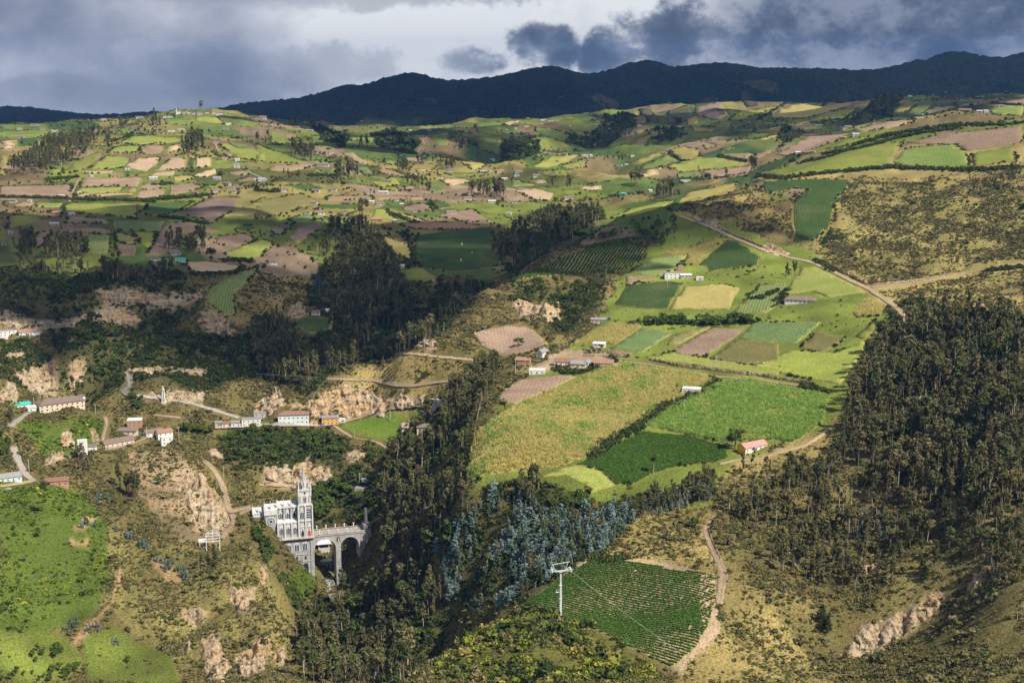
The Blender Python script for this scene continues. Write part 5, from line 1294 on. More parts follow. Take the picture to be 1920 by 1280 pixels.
def tile_mat(c):
    k = ('tile',) + tuple(c)
    if k not in _pm:
        m, n, b = principled('roof tiles', .9, .15); P = n.add('ShaderNodeTexCoord').outputs['Object']
        sx = n.add('ShaderNodeSeparateXYZ', {0: P}).outputs[0]; w = n.math('SINE', n.math('MULTIPLY', sx, 12.0))
        f = n.math('MULTIPLY', n.mapr(n.noise(P, .9, 4, .7), .25, .75, .65, 1.25), n.mapr(w, -1, 1, .82, 1.1))
        n.l.new(n.mix(1.0, tuple(c), n.add('ShaderNodeCombineColor', {0: f, 1: f, 2: f}).outputs[0], 'MULTIPLY'), b.inputs['Base Color']); _pm[k] = m
    return _pm[k]
WALLC = {'w': (.80, .79, .76), 'c': (.72, .64, .48), 'p': (.72, .58, .50), 'b': (.52, .28, .19), 'y': (.85, .50, .035), 'o': (.82, .46, .16), 't': (.62, .82, .76), 'g': (.50, .49, .47), 'B': (.74, .82, .84), 'r': (.55, .12, .08)}
ROOFC = {'r': (.26, .15, .105), 'R': (.32, .185, .14), 'k': (.27, .27, .28), 'm': (.66, .67, .68), 'p': (.58, .27, .25), 'd': (.13, .105, .09), 't': (.05, .55, .45), 'n': (.20, .155, .13)}
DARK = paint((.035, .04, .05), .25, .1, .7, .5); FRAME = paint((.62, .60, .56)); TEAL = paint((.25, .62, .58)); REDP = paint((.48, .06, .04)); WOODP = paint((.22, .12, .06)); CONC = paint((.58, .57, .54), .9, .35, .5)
WIREM = paint((.10, .10, .10), .6, .1)
GLASSB = paint((.06, .08, .12), .15, .1, .7, .6)

def house(px, py, wm, storeys, roof, wall, roofc, yaw, label, group=None, depth=None, big=True, frame=None, cat='house', base=None):
    p = base if base is not None else hit(px, py); d = depth or max(4.5, min(9.0, wm * .62)); sh = 4.4 if 'large pale' in label else 3.1 if big else 2.6; h = sh * storeys + .3
    dirv = math.atan2(p.x, p.y)
    p = p + Vector((0, 0, 1.3 if 'maize field' in label else .2)); e = empty({'church': 'chapel'}.get(cat, cat), p, -dirv + math.radians(yaw)); tag(e, label, cat, group)
    if 'yellow gable' in label: wall = 'w'
    wmat = paint(WALLC[wall] if big else tuple(v * .66 for v in WALLC[wall])); rmat = tile_mat(ROOFC[roofc]) if roofc in 'rRnp' else paint(ROOFC[roofc], .6, .2)
    x0, x1, y0, y1 = -wm / 2, wm / 2, -.5, d - .5
    mb = MB().box(x0, x1, y0, y1, -4.0, h)
    rh = d * .28
    ym = (y0 + y1) / 2
    if roof == 'g': mb.prismx([(y0 + .003, h + .003), (y1 - .003, h + .003), (ym, h + rh)], x0 + .003, x1 - .003)
    mb.build('wall', wmat, e)
    if 'yellow gable' in label: MB().prismx([(y0 - .05, -2.0), (y1 + .05, -2.0), (y1 + .05, h), (ym, h + rh - .05), (y0 - .05, h)], x0 - .12, x0 - .01).build('gable_wall', paint(WALLC['y']), e)
    rb = MB()
    if roof == 'g':
        o = .5; t = .22; k = rh / (d / 2)
        rb.prismx([(y0 - o, h - o * k), (ym, h + rh), (ym, h + rh + t), (y0 - o, h - o * k + t)], x0 - o, x1 + o)
        rb.prismx([(ym, h + rh), (y1 + o, h - o * k), (y1 + o, h - o * k + t), (ym, h + rh + t)], x0 - o, x1 + o)
    elif roof == 'h':
        o = .7; i = d / 2
        v = [(x0 - o, y0 - o, h), (x1 + o, y0 - o, h), (x1 + o, y1 + o, h), (x0 - o, y1 + o, h), (x0 - o, y0 - o, h + .15), (x1 + o, y0 - o, h + .15), (x1 + o, y1 + o, h + .15), (x0 - o, y1 + o, h + .15), (min(x0 + i, -.1), ym, h + rh), (max(x1 - i, .1), ym, h + rh)]
        rb._add(v, [(3, 2, 1, 0), (0, 1, 5, 4), (1, 2, 6, 5), (2, 3, 7, 6), (3, 0, 4, 7), (4, 5, 9, 8), (5, 6, 9), (6, 7, 8, 9), (7, 4, 8)])
    elif roof == 's': rb.prismx([(y0 - .5, h + .1), (y1 + .4, h + .9), (y1 + .4, h + 1.05), (y0 - .5, h + .25)], x0 - .4, x1 + .4)
    else:
        rb.box(x0 - .15, x1 + .15, y0 - .15, y1 + .15, h, h + .25)
    rb.build('roof', rmat, e)
    n = max(1, int(wm / 4.2)) if big else max(1, int(wm / 6)); fm = paint(frame) if frame else FRAME; door_at = n // 2
    for s in range(storeys):
        for i in range(n):
            cx = x0 + (i + .5) * wm / n; zb = s * sh
            if s == 0 and i == door_at:
                if big:
                    dr = MB().box(cx - .55, cx + .55, y0 - .07, y0 + .1, 0, 2.1).build('door', WOODP if not frame else fm, e)
                    if wm > 12: MB().box(cx + .3, cx + .42, y0 - .16, y0 - .06, .95, 1.1).build('handle', DARK, dr)
                else: MB().box(cx - .6, cx + .6, y0 - .06, y0 + .1, 0, 2.1).build('door', DARK, e)
                if n > 1 or not big: continue
                cx += 1.6
            if big:
                w = MB(); w.box(cx - .72, cx + .72, y0 - .09, y0 + .08, zb + .85, zb + .97).box(cx - .72, cx + .72, y0 - .09, y0 + .08, zb + 2.05, zb + 2.17).box(cx - .72, cx - .60, y0 - .09, y0 + .08, zb + .97, zb + 2.05).box(cx + .60, cx + .72, y0 - .09, y0 + .08, zb + .97, zb + 2.05).box(cx - .04, cx + .04, y0 - .09, y0 + .08, zb + .97, zb + 2.05)
                wo = w.build('window', fm, e); MB().box(cx - .60, cx + .60, y0 - .04, y0 + .05, zb + .97, zb + 2.05).build('pane', DARK, wo)
            else: MB().box(cx - .55, cx + .55, y0 - .06, y0 + .1, zb + .9, zb + 2.0).build('window', DARK, e)
    if big and roof == 'g':                               # a window in the gable end that faces the road
        MB().box(x0 - .06, x0 + .08, ym - .5, ym + .5, 1.0, 2.1).build('window', DARK, e)
    return e
def width_m(px, py, wpx): p = hit(px, py); return wpx / FPX * math.hypot(p.length, 0) if False else wpx / FPX * p.xy.length
HOUSES = '''
L 835,632|215|1|g|y|p|44|long farmhouse with bright yellow gable wall and pink tiled roof
G 1160,472|120|2|f|w|k|8|unfinished two-storey white house among the terraced fields
G 1212,440|32|3|f|b|k|8|narrow brick block rising behind the unfinished white house
G 1255,468|80|1|s|g|m|8|grey lean-to beside the unfinished white house
H 308,648|215|1|h|w|n|-4|white farmhouse with brown hipped tile roof and turquoise tank
G 640,790|150|1|s|p|k|-6|pinkish farmhouse with flat grey roof on the ridge edge
G 625,966|88|1|s|w|m|-8|small white shed with pale metal roof beside ripe maize
G 238,1020|92|1|g|w|k|62|white house with grey gable roof at the top of the hamlet
G 372,1094|140|1|g|w|r|-3|low white house with brown tile roof in the hamlet, left of the cream one
G 475,1110|110|1|g|c|k|-10|cream house with grey roof in the middle of the hamlet
G 556,1098|76|1|g|w|k|70|white gable-fronted house in the hamlet between cream and tiled houses
G 660,1104|140|1|g|w|R|-4|long house with red-brown tile roof at the right end of the hamlet
G 180,1157|118|1|f|w|m|-3|flat-roofed white house standing in front of the hamlet
G 82,1086|98|1|s|b|R|-8|brick house with red and white roof at the left edge of the hamlet
L 368,228|134|1|f|w|m|-6|small white flat-roofed house at the edge of the big maize field
H 815,1172|80|1|s|w|m|10|white metal-roofed hut half hidden in the right-hand wood
G 1352,482|52|1|f|w|m|0|small white outbuilding beside the unfinished house
J 578,362|222|2|h|B|r|-2|large pale blue-white building with turquoise doors and brown hipped roof below the quarry
J 842,366|122|2|s|o|k|-2|orange two-storey house with grey roof beside the road
J 722,368|44|1|f|o|R|-2|little orange building between the pale building and the orange house
J 927,352|46|1|f|w|m|-4|low white walled yard right of the orange house
J 272,376|134|2|f|w|k|-4|white two-storey roadside house with flat roof
J 334,330|84|2|f|g|k|-4|grey house with roof terrace behind the white roadside house
J 163,380|70|1|s|w|k|-4|white roadside house with dark grey roof
J 96,384|70|1|s|c|r|-4|cream roadside house with red stripe under the roof
J 36,380|50|1|s|g|k|-4|dark open shed at the left end of the roadside row
J 1606,272|102|3|f|w|m|-8|white three-storey house standing alone above the gorge wood
J 1412,396|118|1|f|w|p|-6|white and pink bungalow below the three-storey house
J 1530,416|132|1|h|c|n|-6|tiled house beside the white and pink bungalow
J 1066,868|100|2|f|g|k|-14|grey house with pale roof in the gully behind the church
J 1092,790|56|1|f|g|k|-14|small dark house above the grey house in the gully
I 450,262|315|2|h|c|n|14|long yellow school-like building with red balustrade and big hipped tile roof
I 592,204|44|2|h|w|n|14|white end wing of the long tile-roofed building
I 247,272|84|1|s|w|m|10|small white house left of the long tile-roofed building
I 160,250|118|1|s|w|t|6|white shed with turquoise roof at the road end
I 970,408|98|3|s|b|m|-8|tall brick house with metal roof at the top of the left village
I 905,440|150|1|h|p|n|-14|tile-roofed house below the tall brick house
I 862,520|222|1|g|p|n|24|long terraced row with brown roof along the village street
I 1112,446|128|1|g|w|n|24|white gable house with brown roof at the end of the village street
I 1192,470|112|2|g|w|R|20|white house with red-brown roof above the cliff
I 1205,512|84|2|f|w|m|10|tall white back building on stilts at the cliff edge
I 78,776|150|1|g|t|k|12|pale turquoise house with grey roof by the road at the left edge
I 408,806|160|1|s|b|r|-4|small brick house with brown roof on the terrace above the green slope
I 655,556|84|1|s|B|n|4|blue and white house at the foot of the village street
I 598,588|66|4|f|w|m|4|tall white building hidden behind dark trees on the left
E 70,694|138|2|f|w|k|4|white two-storey houses in a row under the road cut at far left
E 222,682|155|1|g|B|R|6|row of pale houses with red roof under the road cut
F 430,540|62|1|g|w|r|-3|white house in the clearing of the valley wood
F 520,524|34|1|g|w|m|10|tiny white hut right of the white house in the wood clearing
F 1030,206|76|1|s|p|m|-5|pink house with white roof at the edge of the dark green field
F 122,178|56|1|h|w|n|0|white house with brown hipped roof above the grassy slope
F 58,190|48|1|s|p|n|0|pinkish shed left of the hip-roofed white house
F 1905,885|70|1|g|b|R|-6|brick house with tile roof below the grey ploughed field
E 1118,156|68|1|s|w|n|-4|pale house with brown roof on the rim of the left gorge
E 1262,102|84|1|g|p|n|4|farmhouse tucked behind dark trees on the gorge rim
E 1300,160|70|1|s|t|t|2|turquoise-roofed shed on the gorge rim
K 1078,26|0|1|s|w|m|0|skip
'''
for ln in HOUSES.strip().splitlines():
    pos, w, st, rf, wc, rc, yaw, lab = ln.split('|')
    if lab == 'skip': continue
    (px, py), = sheet(pos); wm = width_m(px, py, float(w) / SHEET[pos[0]][2])
    fr = (.25, .62, .58) if 'turquoise doors' in lab else (.42, .05, .04) if 'balustrade' in lab or 'red stripe' in lab else None
    house(px, py, wm, int(st), rf, wc, rc, float(yaw), lab, frame=fr, depth=wm * .36 if wm > 22 else None, cat='shed' if 'shed' in lab or 'hut' in lab or 'lean-to' in lab else 'building' if 'building' in lab else 'house')
# farmhouses scattered over the plateau: position and width on the sheet, wall, roof
FAR = [('left plateau', '''A 140,358,50,wn 245,330,74,wn 305,360,48,pn 395,376,62,ck 145,420,62,wn 748,294,44,wk 1005,276,80,pn 960,360,60,wn 1015,360,40,pn 1135,362,52,cn 1235,374,70,wm 1300,366,60,wm 1450,378,64,wn 1645,326,54,wm
 1625,360,70,pn 918,650,46,wn 840,698,150,on 1105,716,78,wm 660,698,30,wm 1555,462,50,wR 1650,545,60,wn 1615,575,50,wR 1710,590,46,wm 1705,632,54,wk 1560,718,70,wk 1635,756,60,wn 1405,822,48,pn 1560,808,80,pn
 1650,790,44,pn 1700,776,50,wn 1680,812,64,wn 1770,768,44,cn 1850,730,60,wm 212,880,36,wm 60,882,140,pn 430,844,70,wm 405,970,68,bR 520,974,56,wm 490,1066,90,pn 390,1050,80,pm 572,820,28,wm 1265,1262,90,wn 75,1110,34,wk 30,1190,44,pn'''),
       ('middle plateau', '''B 45,280,60,wn 290,350,50,pn 380,368,80,wm 45,728,80,wk 195,806,62,wn 430,808,70,wn 550,800,70,wn 480,622,150,wn 540,530,40,wn 810,822,70,wn 915,818,90,wm 1110,796,80,rR 940,740,100,pn 1140,692,40,wm 1400,660,70,wn
 1330,708,48,wn 1640,665,60,wm 1690,665,30,wm 1760,665,70,pR 1885,670,52,wn 1790,720,60,wm 415,896,62,wn 645,896,86,rn 820,888,72,wm 895,902,76,wn 1010,874,50,wn 1070,872,44,yn 1050,906,34,gm 1410,966,106,Bn 1525,862,80,wn 1700,884,72,wm
 460,968,100,wn 370,964,56,wn 870,1018,100,rR 1005,1026,40,gm 655,828,46,rR 1820,968,50,wm 1860,886,50,wn 1900,795,40,wn 1540,1036,26,gm 690,400,44,wn 830,380,40,pn 765,300,36,wm 1250,370,44,wm 1450,360,36,wm 1800,362,28,wm 1870,356,24,wm 1110,366,26,wm 1700,580,40,wm'''),
       ('far valley', '''C 108,610,50,wm 228,562,60,wm 280,566,70,wm 330,562,40,wm 215,590,28,wm 110,545,20,wm 420,604,24,wm 560,588,24,wm 600,590,28,wm 640,616,40,wm 620,570,24,wm 700,625,24,wm 860,592,22,wm 920,604,40,wm 950,575,22,wm 380,810,50,wn 525,818,60,wm 570,820,26,wm
 870,822,40,wm 770,892,60,wt 825,888,40,tm 1250,1004,90,wm 1260,630,40,wn 1690,578,60,pn 1850,590,70,wn 1090,804,60,pn 30,905,50,pn 50,940,60,wR 180,966,70,wn 35,964,50,wt 410,1130,90,wn 390,1120,40,wm 60,1062,40,wn 800,1100,60,wt 320,862,40,pn 930,735,50,pn 1000,1075,24,wm'''),
       ('right ridge', '''D 85,590,90,wn 170,475,60,wn 555,540,70,wn 555,570,40,wm 445,604,70,wm 590,624,110,wn 650,612,60,wm 710,672,58,wm 360,804,130,on 300,804,60,pm 400,796,40,wR 1000,552,30,wm 1160,522,80,wm 1490,500,110,rn 1600,506,50,wm 1650,504,40,wm 1350,360,60,wn 1260,372,40,wn 1490,420,60,wt 1600,396,70,wm 1790,352,60,pn 1720,380,40,wm 1100,390,30,wm 350,448,40,nn''')]
ORD = ['', 'second', 'third', 'fourth', 'fifth', 'sixth', 'seventh', 'eighth', 'ninth', 'tenth', 'eleventh', 'twelfth', 'thirteenth', 'fourteenth', 'fifteenth', 'sixteenth', 'seventeenth', 'eighteenth']
FH = {}
for region, s in FAR:
    q = s.split(); sh = q[0]
    for it in q[1:]:
        a, b, w, c = it.split(','); (px, py), = sheet('%s %s,%s' % (sh, a, b)); wc = 'b' if c[0] in 'rn' else c[0]
        nm = {'w': 'white', 'p': 'pinkish', 'c': 'cream', 'o': 'orange', 'b': 'brick', 't': 'turquoise', 'y': 'yellow', 'B': 'pale blue', 'g': 'grey'}[wc]
        rn = {'n': 'brown-tiled', 'R': 'red-tiled', 'm': 'metal-roofed', 'k': 'grey-roofed', 't': 'turquoise-roofed'}[c[1]]
        FH.setdefault((region, nm, rn), []).append((px, py, w, wc, c[1]))
for (region, nm, rn), L in FH.items():
    L.sort()
    for i, (px, py, w, wc, rc) in enumerate(L):
        wm = min(max(width_m(px, py, float(w) / 3.84) * .75, 6.0), 22.0); rr = random.Random(int(px * 3 + py)); side, k = ('left', i) if i <= (len(L) - 1) / 2 else ('right', len(L) - 1 - i)
        which = 'only' if len(L) == 1 else (ORD[k] + ' from the ' + side if k else side + 'most')
        lab = 'small %s %s farmhouse on the %s' % (nm, rn, region) + ('' if len(L) == 1 else ', %s of its kind' % which)
        house(px, py, wm, 2 if w in ('54', '46') else 1, 'g' if rc in 'nRk' else rr.choice('sf'), wc, rc, rr.uniform(-30, 30), lab, 'farmhouses of the ' + region, big=False)
# hilltop village and its chapel on the left skyline
for k, (a, b, w, c) in enumerate([(1330, 246, 34, 'wm'), (1365, 244, 30, 'wm'), (1400, 250, 40, 'wn'), (1440, 254, 40, 'pn'), (1490, 244, 26, 'wm'), (1545, 248, 34, 'wm'), (1580, 252, 50, 'wn'), (1200, 272, 50, 'wm'), (1230, 274, 30, 'wm'), (1890, 280, 50, 'wn')]):
    (px, py), = sheet('A %d,%d' % (a, b)); house(px, py, max(8, width_m(px, py, w / 3.84)), 1 + (k % 3 == 0), 'g' if c[1] == 'n' else 'f', c[0], c[1], (k * 37) % 40 - 20, 'tiny %s house of the hilltop village on the left skyline' % ('white' if c[0] == 'w' else 'pinkish'), 'hilltop village houses', big=False)
(px, py), = sheet('A 1288,246'); p = hit(px, py); e = empty('chapel', p, .3); e.scale = (.6, .6, .7); tag(e, 'white village chapel with bell tower on the left skyline', 'church')
W_ = paint((.66, .65, .63)); MB().box(-9, 9, 0, 12, -3, 9).build('nave', W_, e); MB().prismx([(-.5, 9), (12.5, 9), (6, 13)], -9.3, 9.3).build('roof', tile_mat(ROOFC['r']), e)
tw = MB().box(-13, -9.01, -1, 4, -3, 17).build('bell_tower', W_, e); MB().frustum(-11, 1.5, 17, 22, 3.2, .1, 4, .785).build('spire', W_, tw)
(px, py), = sheet('C 255,572'); p = hit(px, py)

# ---------------------------------------------------------------- the church on its bridge
def stone(c):
    m, n, b = principled('dressed stone', .85, .2); P = n.add('ShaderNodeTexCoord').outputs['Object']
    mp = n.add('ShaderNodeCombineXYZ', {0: n.math('ADD', n.add('ShaderNodeSeparateXYZ', {0: P}).outputs[0], n.add('ShaderNodeSeparateXYZ', {0: P}).outputs[1]), 1: n.add('ShaderNodeSeparateXYZ', {0: P}).outputs[2], 2: 0.0}).outputs[0]
    br = n.add('ShaderNodeTexBrick', {'Vector': mp, 'Color1': tuple(x * .93 for x in c) + (1,), 'Color2': tuple(x * 1.05 for x in c) + (1,), 'Mortar': tuple(x * .6 for x in c) + (1,), 'Scale': 1.0, 'Mortar Size': .02, 'Brick Width': 1.3, 'Row Height': .6})
    f = n.mapr(n.noise(n.add('ShaderNodeMapping', {'Vector': P, 'Scale': (1, 1, .35)}).outputs[0], .5, 4, .65), .3, .7, .72, 1.08)
    n.l.new(n.mix(1.0, br.outputs[0], n.add('ShaderNodeCombineColor', {0: f, 1: f, 2: f}).outputs[0], 'MULTIPLY'), b.inputs['Base Color']); return m
GREY = stone((.40, .405, .41)); PALE = paint((.70, .70, .70), .8, .28); LGREY = stone((.49, .49, .50)); SLATE = paint((.52, .53, .55), .7, .3)
az_, t_ = ray(587, 1005); CD = 1100.0; CHP = Vector((CD * math.sin(az_), CD * math.cos(az_), CZ + CD * float(t_))); CHY = math.radians(16)
ch = empty('gothic_church', CHP, CHY); tag(ch, 'grey and white gothic church with slender spire standing in the gorge', 'church')
def arch_pts(x0, x1, z0, z1, point=.0, n=7):              # outline of an arched opening
    c = (x0 + x1) / 2; r = (x1 - x0) / 2; zs = z1 - r * (1 + point); out = [(x0, z0), (x1, z0)]
    return out + [(c + r * math.cos(math.pi * i / n), zs + r * (1 + point) * math.sin(math.pi * i / n)) for i in range(n + 1)]
def lancets(x, y, z0, z1, wid, n, parent=ch, mullion=True):
    f = MB(); f.prism(arch_pts(x - wid / 2 - .35, x + wid / 2 + .35, z0 - .3, z1 + .5, .35), y - .22, y + .05)
    fr = f.build('window', PALE, parent)
    for i in range(n):
        a = x - wid / 2 + (i + .12) * wid / n; b = x - wid / 2 + (i + .88) * wid / n; top = z1 - (abs(i - (n - 1) / 2) * .55 if n > 2 else .5)
        MB().prism(arch_pts(a, b, z0, top - .35, .6), y - .27, y - .2).build('pane', GLASSB, fr)
    if n == 2: MB().ring(x, y - .21, z1 - .05, .35, .12, .1, 12).build('roundel', GLASSB, fr)
    return fr
# crypt storeys below the terrace
MB().box(-29.5, 0, .5, 16, -52, -1.2).build('crypt_wall', GREY, ch)
for z in (-1.0, -14.5, -20.5): MB().box(-29.8, .3, .1, 1.2, z - .35, z + .15).build('string_course', LGREY, ch)
for x in (-24.0, -17.2, -10.4): pass
lancets(-19.6, .5, -11.5, -5.2, 4.0, 3); lancets(-13.2, .5, -11.3, -5.0, 3.8, 2); lancets(-6.8, .5, -11.2, -4.6, 4.0, 3)
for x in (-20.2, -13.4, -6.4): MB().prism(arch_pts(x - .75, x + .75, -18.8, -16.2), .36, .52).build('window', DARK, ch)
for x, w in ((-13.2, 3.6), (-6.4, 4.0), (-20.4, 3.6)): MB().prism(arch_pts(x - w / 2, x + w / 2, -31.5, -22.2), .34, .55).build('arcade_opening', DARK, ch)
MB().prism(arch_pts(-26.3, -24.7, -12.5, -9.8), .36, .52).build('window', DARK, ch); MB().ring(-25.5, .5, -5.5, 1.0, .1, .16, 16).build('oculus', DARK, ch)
MB().box(-2.2, .4, 0, 3, -52, -1.4).build('corner_pier', GREY, ch)
# terrace with railing
MB().box(-30.2, .9, -1.6, 16, -.85, 0).build('terrace', CONC, ch)
rl = MB().box(-30.2, .9, -1.6, -1.35, .95, 1.12)
for i in range(22): rl.box(-30 + i * 1.44, -29.82 + i * 1.44, -1.57, -1.38, .0, .95)
rl.build('railing', CONC, ch)
# main body
MB().box(-28, -11.2, 1.2, 15, 0, 13.2).build('aisle_wall', LGREY, ch); MB().box(-11.2, 0, .8, 15, 0, 27).build('tower_front_wall', LGREY, ch)
MB().prismx([(1.0, 13.25), (4.6, 14.9), (4.6, 13.25)], -28.1, -11.25).build('aisle_roof', PALE, ch)
MB().box(-28, -11.2, 4.6, 14, 13.2, 25).build('clerestory_wall', GREY, ch)
MB().prismx([(4.2, 25), (14.4, 25), (9.3, 29.2)], -28, -11.25).build('nave_roof', SLATE, ch)
MB().box(-28.2, -11.25, 3.9, 4.7, 24.4, 26.2).build('parapet', PALE, ch); MB().box(-28.2, -11.25, .75, 1.3, 12.4, 13.6).build('parapet', PALE, ch)
MB().box(-11.3, .3, .3, .85, 13.2, 14.2).build('string_course', PALE, ch); MB().box(-11.3, .3, .25, .9, 26.2, 27.4).build('string_course', PALE, ch)
# transept with the rose window, and the part that runs back into the rock
MB().box(-38, -28.05, 2.2, 15, -8, 23).build('transept_wall', GREY, ch); MB().box(-38.3, -28.0, 1.7, 15.2, 20.2, 24.2).build('transept_parapet', PALE, ch)
MB().prismx([(2.0, 24.25), (15, 24.25), (8.5, 28)], -38, -28.1).build('transept_roof', SLATE, ch); MB().box(-47, -38.05, 6, 16, -6, 21).build('choir_wall', PALE, ch); MB().prismx([(5.6, 21), (16.4, 21), (11, 25)], -47.2, -38.1).build('choir_roof', SLATE, ch)
rw = MB().ring(-33.2, 2.2, 14.8, 3.9, 3.2, .35, 28).build('rose_window', PALE, ch); MB().ring(-33.2, 2.12, 14.8, 3.25, .1, .12, 28).build('pane', GLASSB, rw)
MB().ring(-33.2, 2.0, 14.8, 1.9, 1.35, .25, 20).build('inner_ring', PALE, rw)
for k in range(12):
    a = math.pi * k / 6; MB().bar((-33.2 + 1.3 * math.cos(a), 1.85, 14.8 + 1.3 * math.sin(a)), (-33.2 + 3.4 * math.cos(a), 1.85, 14.8 + 3.4 * math.sin(a)), .28).build('tracery', PALE, rw)
def pinnacle(x, y, z0, z1, r=.75, parent=ch):
    h = z1 - z0; MB().frustum(x, y, z0, z0 + h * .38, r * .95, r * .85, 4, .785).frustum(x, y, z0 + h * .38, z0 + h * .46, r * 1.3, r * 1.1, 4, .785).frustum(x, y, z0 + h * .46, z1, r * .8, .04, 8).build('pinnacle', PALE, parent)
for x in (-28, -22.4, -16.8):
    MB().box(x - .45, x + .45, .1, 1.3, 0, 12.2).build('buttress', PALE, ch); MB().box(x - .4, x + .4, 3.4, 4.7, 13.4, 25.2).build('buttress', LGREY, ch); pinnacle(x, 4.2, 25.2, 32.5)
for x in (-11.2, -5.6, 0): MB().box(x - .5, x + .5, -.1, .9, 0, 26.5).build('buttress', PALE, ch)
for x in (-38, -33, -42.5, -47): pinnacle(x, 3.0 if x > -40 else 6.5, 24 if x > -40 else 21, 32 if x > -40 else 28.5)
for x in (-25.2, -19.6, -14.0):
    lancets(x, 1.2, 3.2, 9.2, 3.4, 3 if x < -15 else 4); MB().prism([(x - 2.0, 9.3), (x + 2.0, 9.3), (x, 12.3)], .9, 1.15).build('gablet', PALE, ch)
    lancets(x, 4.6, 15.6, 20.4, 3.8, 3); MB().prism([(x - 1.3, 20.6), (x + 1.3, 20.6), (x, 25.0)], 4.2, 4.5).build('gablet', PALE, ch)
    for s in (-2.3, 2.3): pinnacle(x + s, 4.3, 15.2, 20.4, .4)
lancets(-8.4, .8, 15.6, 21.5, 3.4, 3); MB().prism([(-9.8, 21.8), (-7.0, 21.8), (-8.4, 26.0)], .4, .7).build('gablet', PALE, ch)
for z in (16, 18, 20, 22): MB().box(-4.6, -1.0, .66, .82, z, z + .9).build('louvre', GLASSB, ch)
for x, mt, nm in ((-8.2, DARK, 'door'), (-2.9, paint((.55, .09, .03)), 'door')):
    pr = MB().prism(arch_pts(x - 1.7, x + 1.7, 0, 8.2, .6), .35, .79).build('portal', PALE, ch); MB().prism(arch_pts(x - 1.15, x + 1.15, .02, 5.4, .2), .26, .36).build(nm, mt, pr)
    MB().prism([(x - .9, 6.0), (x + .9, 6.0), (x, 7.6)], .26, .36).build('tympanum', paint((.35, .16, .08)), pr); MB().prism([(x - 2.0, 8.4), (x + 2.0, 8.4), (x, 12.4)], .3, .7).build('gablet', PALE, pr)
# tower and spire
tw = MB().box(-10.6, -.6, 1.6, 11.4, 27, 38.2).build('tower', PALE, ch)
lancets(-5.6, 1.6, 28.6, 34.2, 2.6, 2, tw); MB().ring(-5.6, 1.6, 36.4, .8, .1, .2, 14).build('oculus', DARK, tw)
for x in (-9.2, -2.0): MB().prism(arch_pts(x - .7, x + .7, 28.6, 34.5, .5), 1.3, 1.5).build('panel', LGREY, tw)
MB().prism([(-10.4, 38.0), (-.8, 38.0), (-3.2, 40.0), (-5.6, 40.8), (-8.0, 40.0)], 1.3, 1.9).build('crown_arch', PALE, tw)
MB().box(-10.9, -.3, 1.3, 11.7, 37.6, 38.4).build('cornice', LGREY, tw)
for x in (-10.4, -.8):
    for y in (1.8, 11.2): pinnacle(x, y, 34, 46.5, .85, tw)
for x in (-5.6,): pinnacle(x, 1.5, 40.5, 44.5, .4, tw)
ln_ = MB().frustum(-5.6, 6.5, 38.2, 45.2, 3.0, 2.7, 8, .39).build('lantern', PALE, ch)
for k in range(8):
    a = .39 + math.pi * (k + .5) / 4; pinnacle(-5.6 + 2.9 * math.cos(a), 6.5 + 2.9 * math.sin(a), 42.5, 47.5, .4, ln_)
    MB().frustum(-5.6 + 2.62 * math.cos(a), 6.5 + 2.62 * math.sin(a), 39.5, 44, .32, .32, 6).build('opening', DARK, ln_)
sp_ = MB().frustum(-5.6, 6.5, 45.2, 58.5, 2.2, .14, 8, .39).build('spire', LGREY, ch)
MB().bar((-5.6, 6.5, 58.4), (-5.6, 6.5, 60.6), .18).bar((-6.3, 6.5, 59.7), (-4.9, 6.5, 59.7), .18).build('cross', PALE, sp_)
# bridge: two arches over the river
br = empty('arched_bridge', CHP, CHY); tag(br, 'grey stone bridge with two tall arches joining the church to the right bank', 'bridge')
def half(x0, x1, zc, n=14): c = (x0 + x1) / 2; r = (x1 - x0) / 2; return [(c - r * math.cos(math.pi * i / n), zc - r + r * math.sin(math.pi * i / n)) for i in range(n + 1)]
A1, A2 = half(.9, 18.6, -3.6), half(22.6, 37.6, -3.6)
out = [(.45, -.95), (.45, -50)] + [(.9, -50)] + A1 + [(18.6, -52), (22.6, -52)] + A2 + [(37.6, -34), (48, -34), (48, -.95)]
MB().prism(out, 1.2, 14.2).build('arcade', GREY, br)
MB().box(.95, 48, .8, 14.6, -.94, -.45).build('cornice', LGREY, br); MB().box(.95, 48, 1.0, 14.4, -.44, 0).build('deck', paint((.33, .30, .28), .9, .3), br)
for (xa, xb) in ((.9, 18.6), (22.6, 37.6)):
    c = (xa + xb) / 2; r = (xb - xa) / 2; q = MB()
    for i in range(18):
        a, b = math.pi * i / 18, math.pi * (i + 1) / 18; o = []
        for t, rr in ((a, r), (b, r), (b, r + 1.0), (a, r + 1.0)): o.append((c - rr * math.cos(t), -3.6 - r + rr * math.sin(t)))
        q.prism(o, 1.0, 1.25)
    q.build('arch_ring', LGREY, br)
for z in (-14.0, -28.5): MB().box(18.4, 22.8, 1.0, 14.4, z - .25, z + .25).build('pier_band', LGREY, br)
nb = MB().prism([(19.4, -6.2), (21.8, -6.2), (21.8, -3.4), (20.6, -2.2), (19.4, -3.4)], 1.0, 1.18).build('niche', DARK, br); MB().frustum(20.6, .92, -6.1, -3.4, .5, .3, 8).build('niche_statue', PALE, nb)
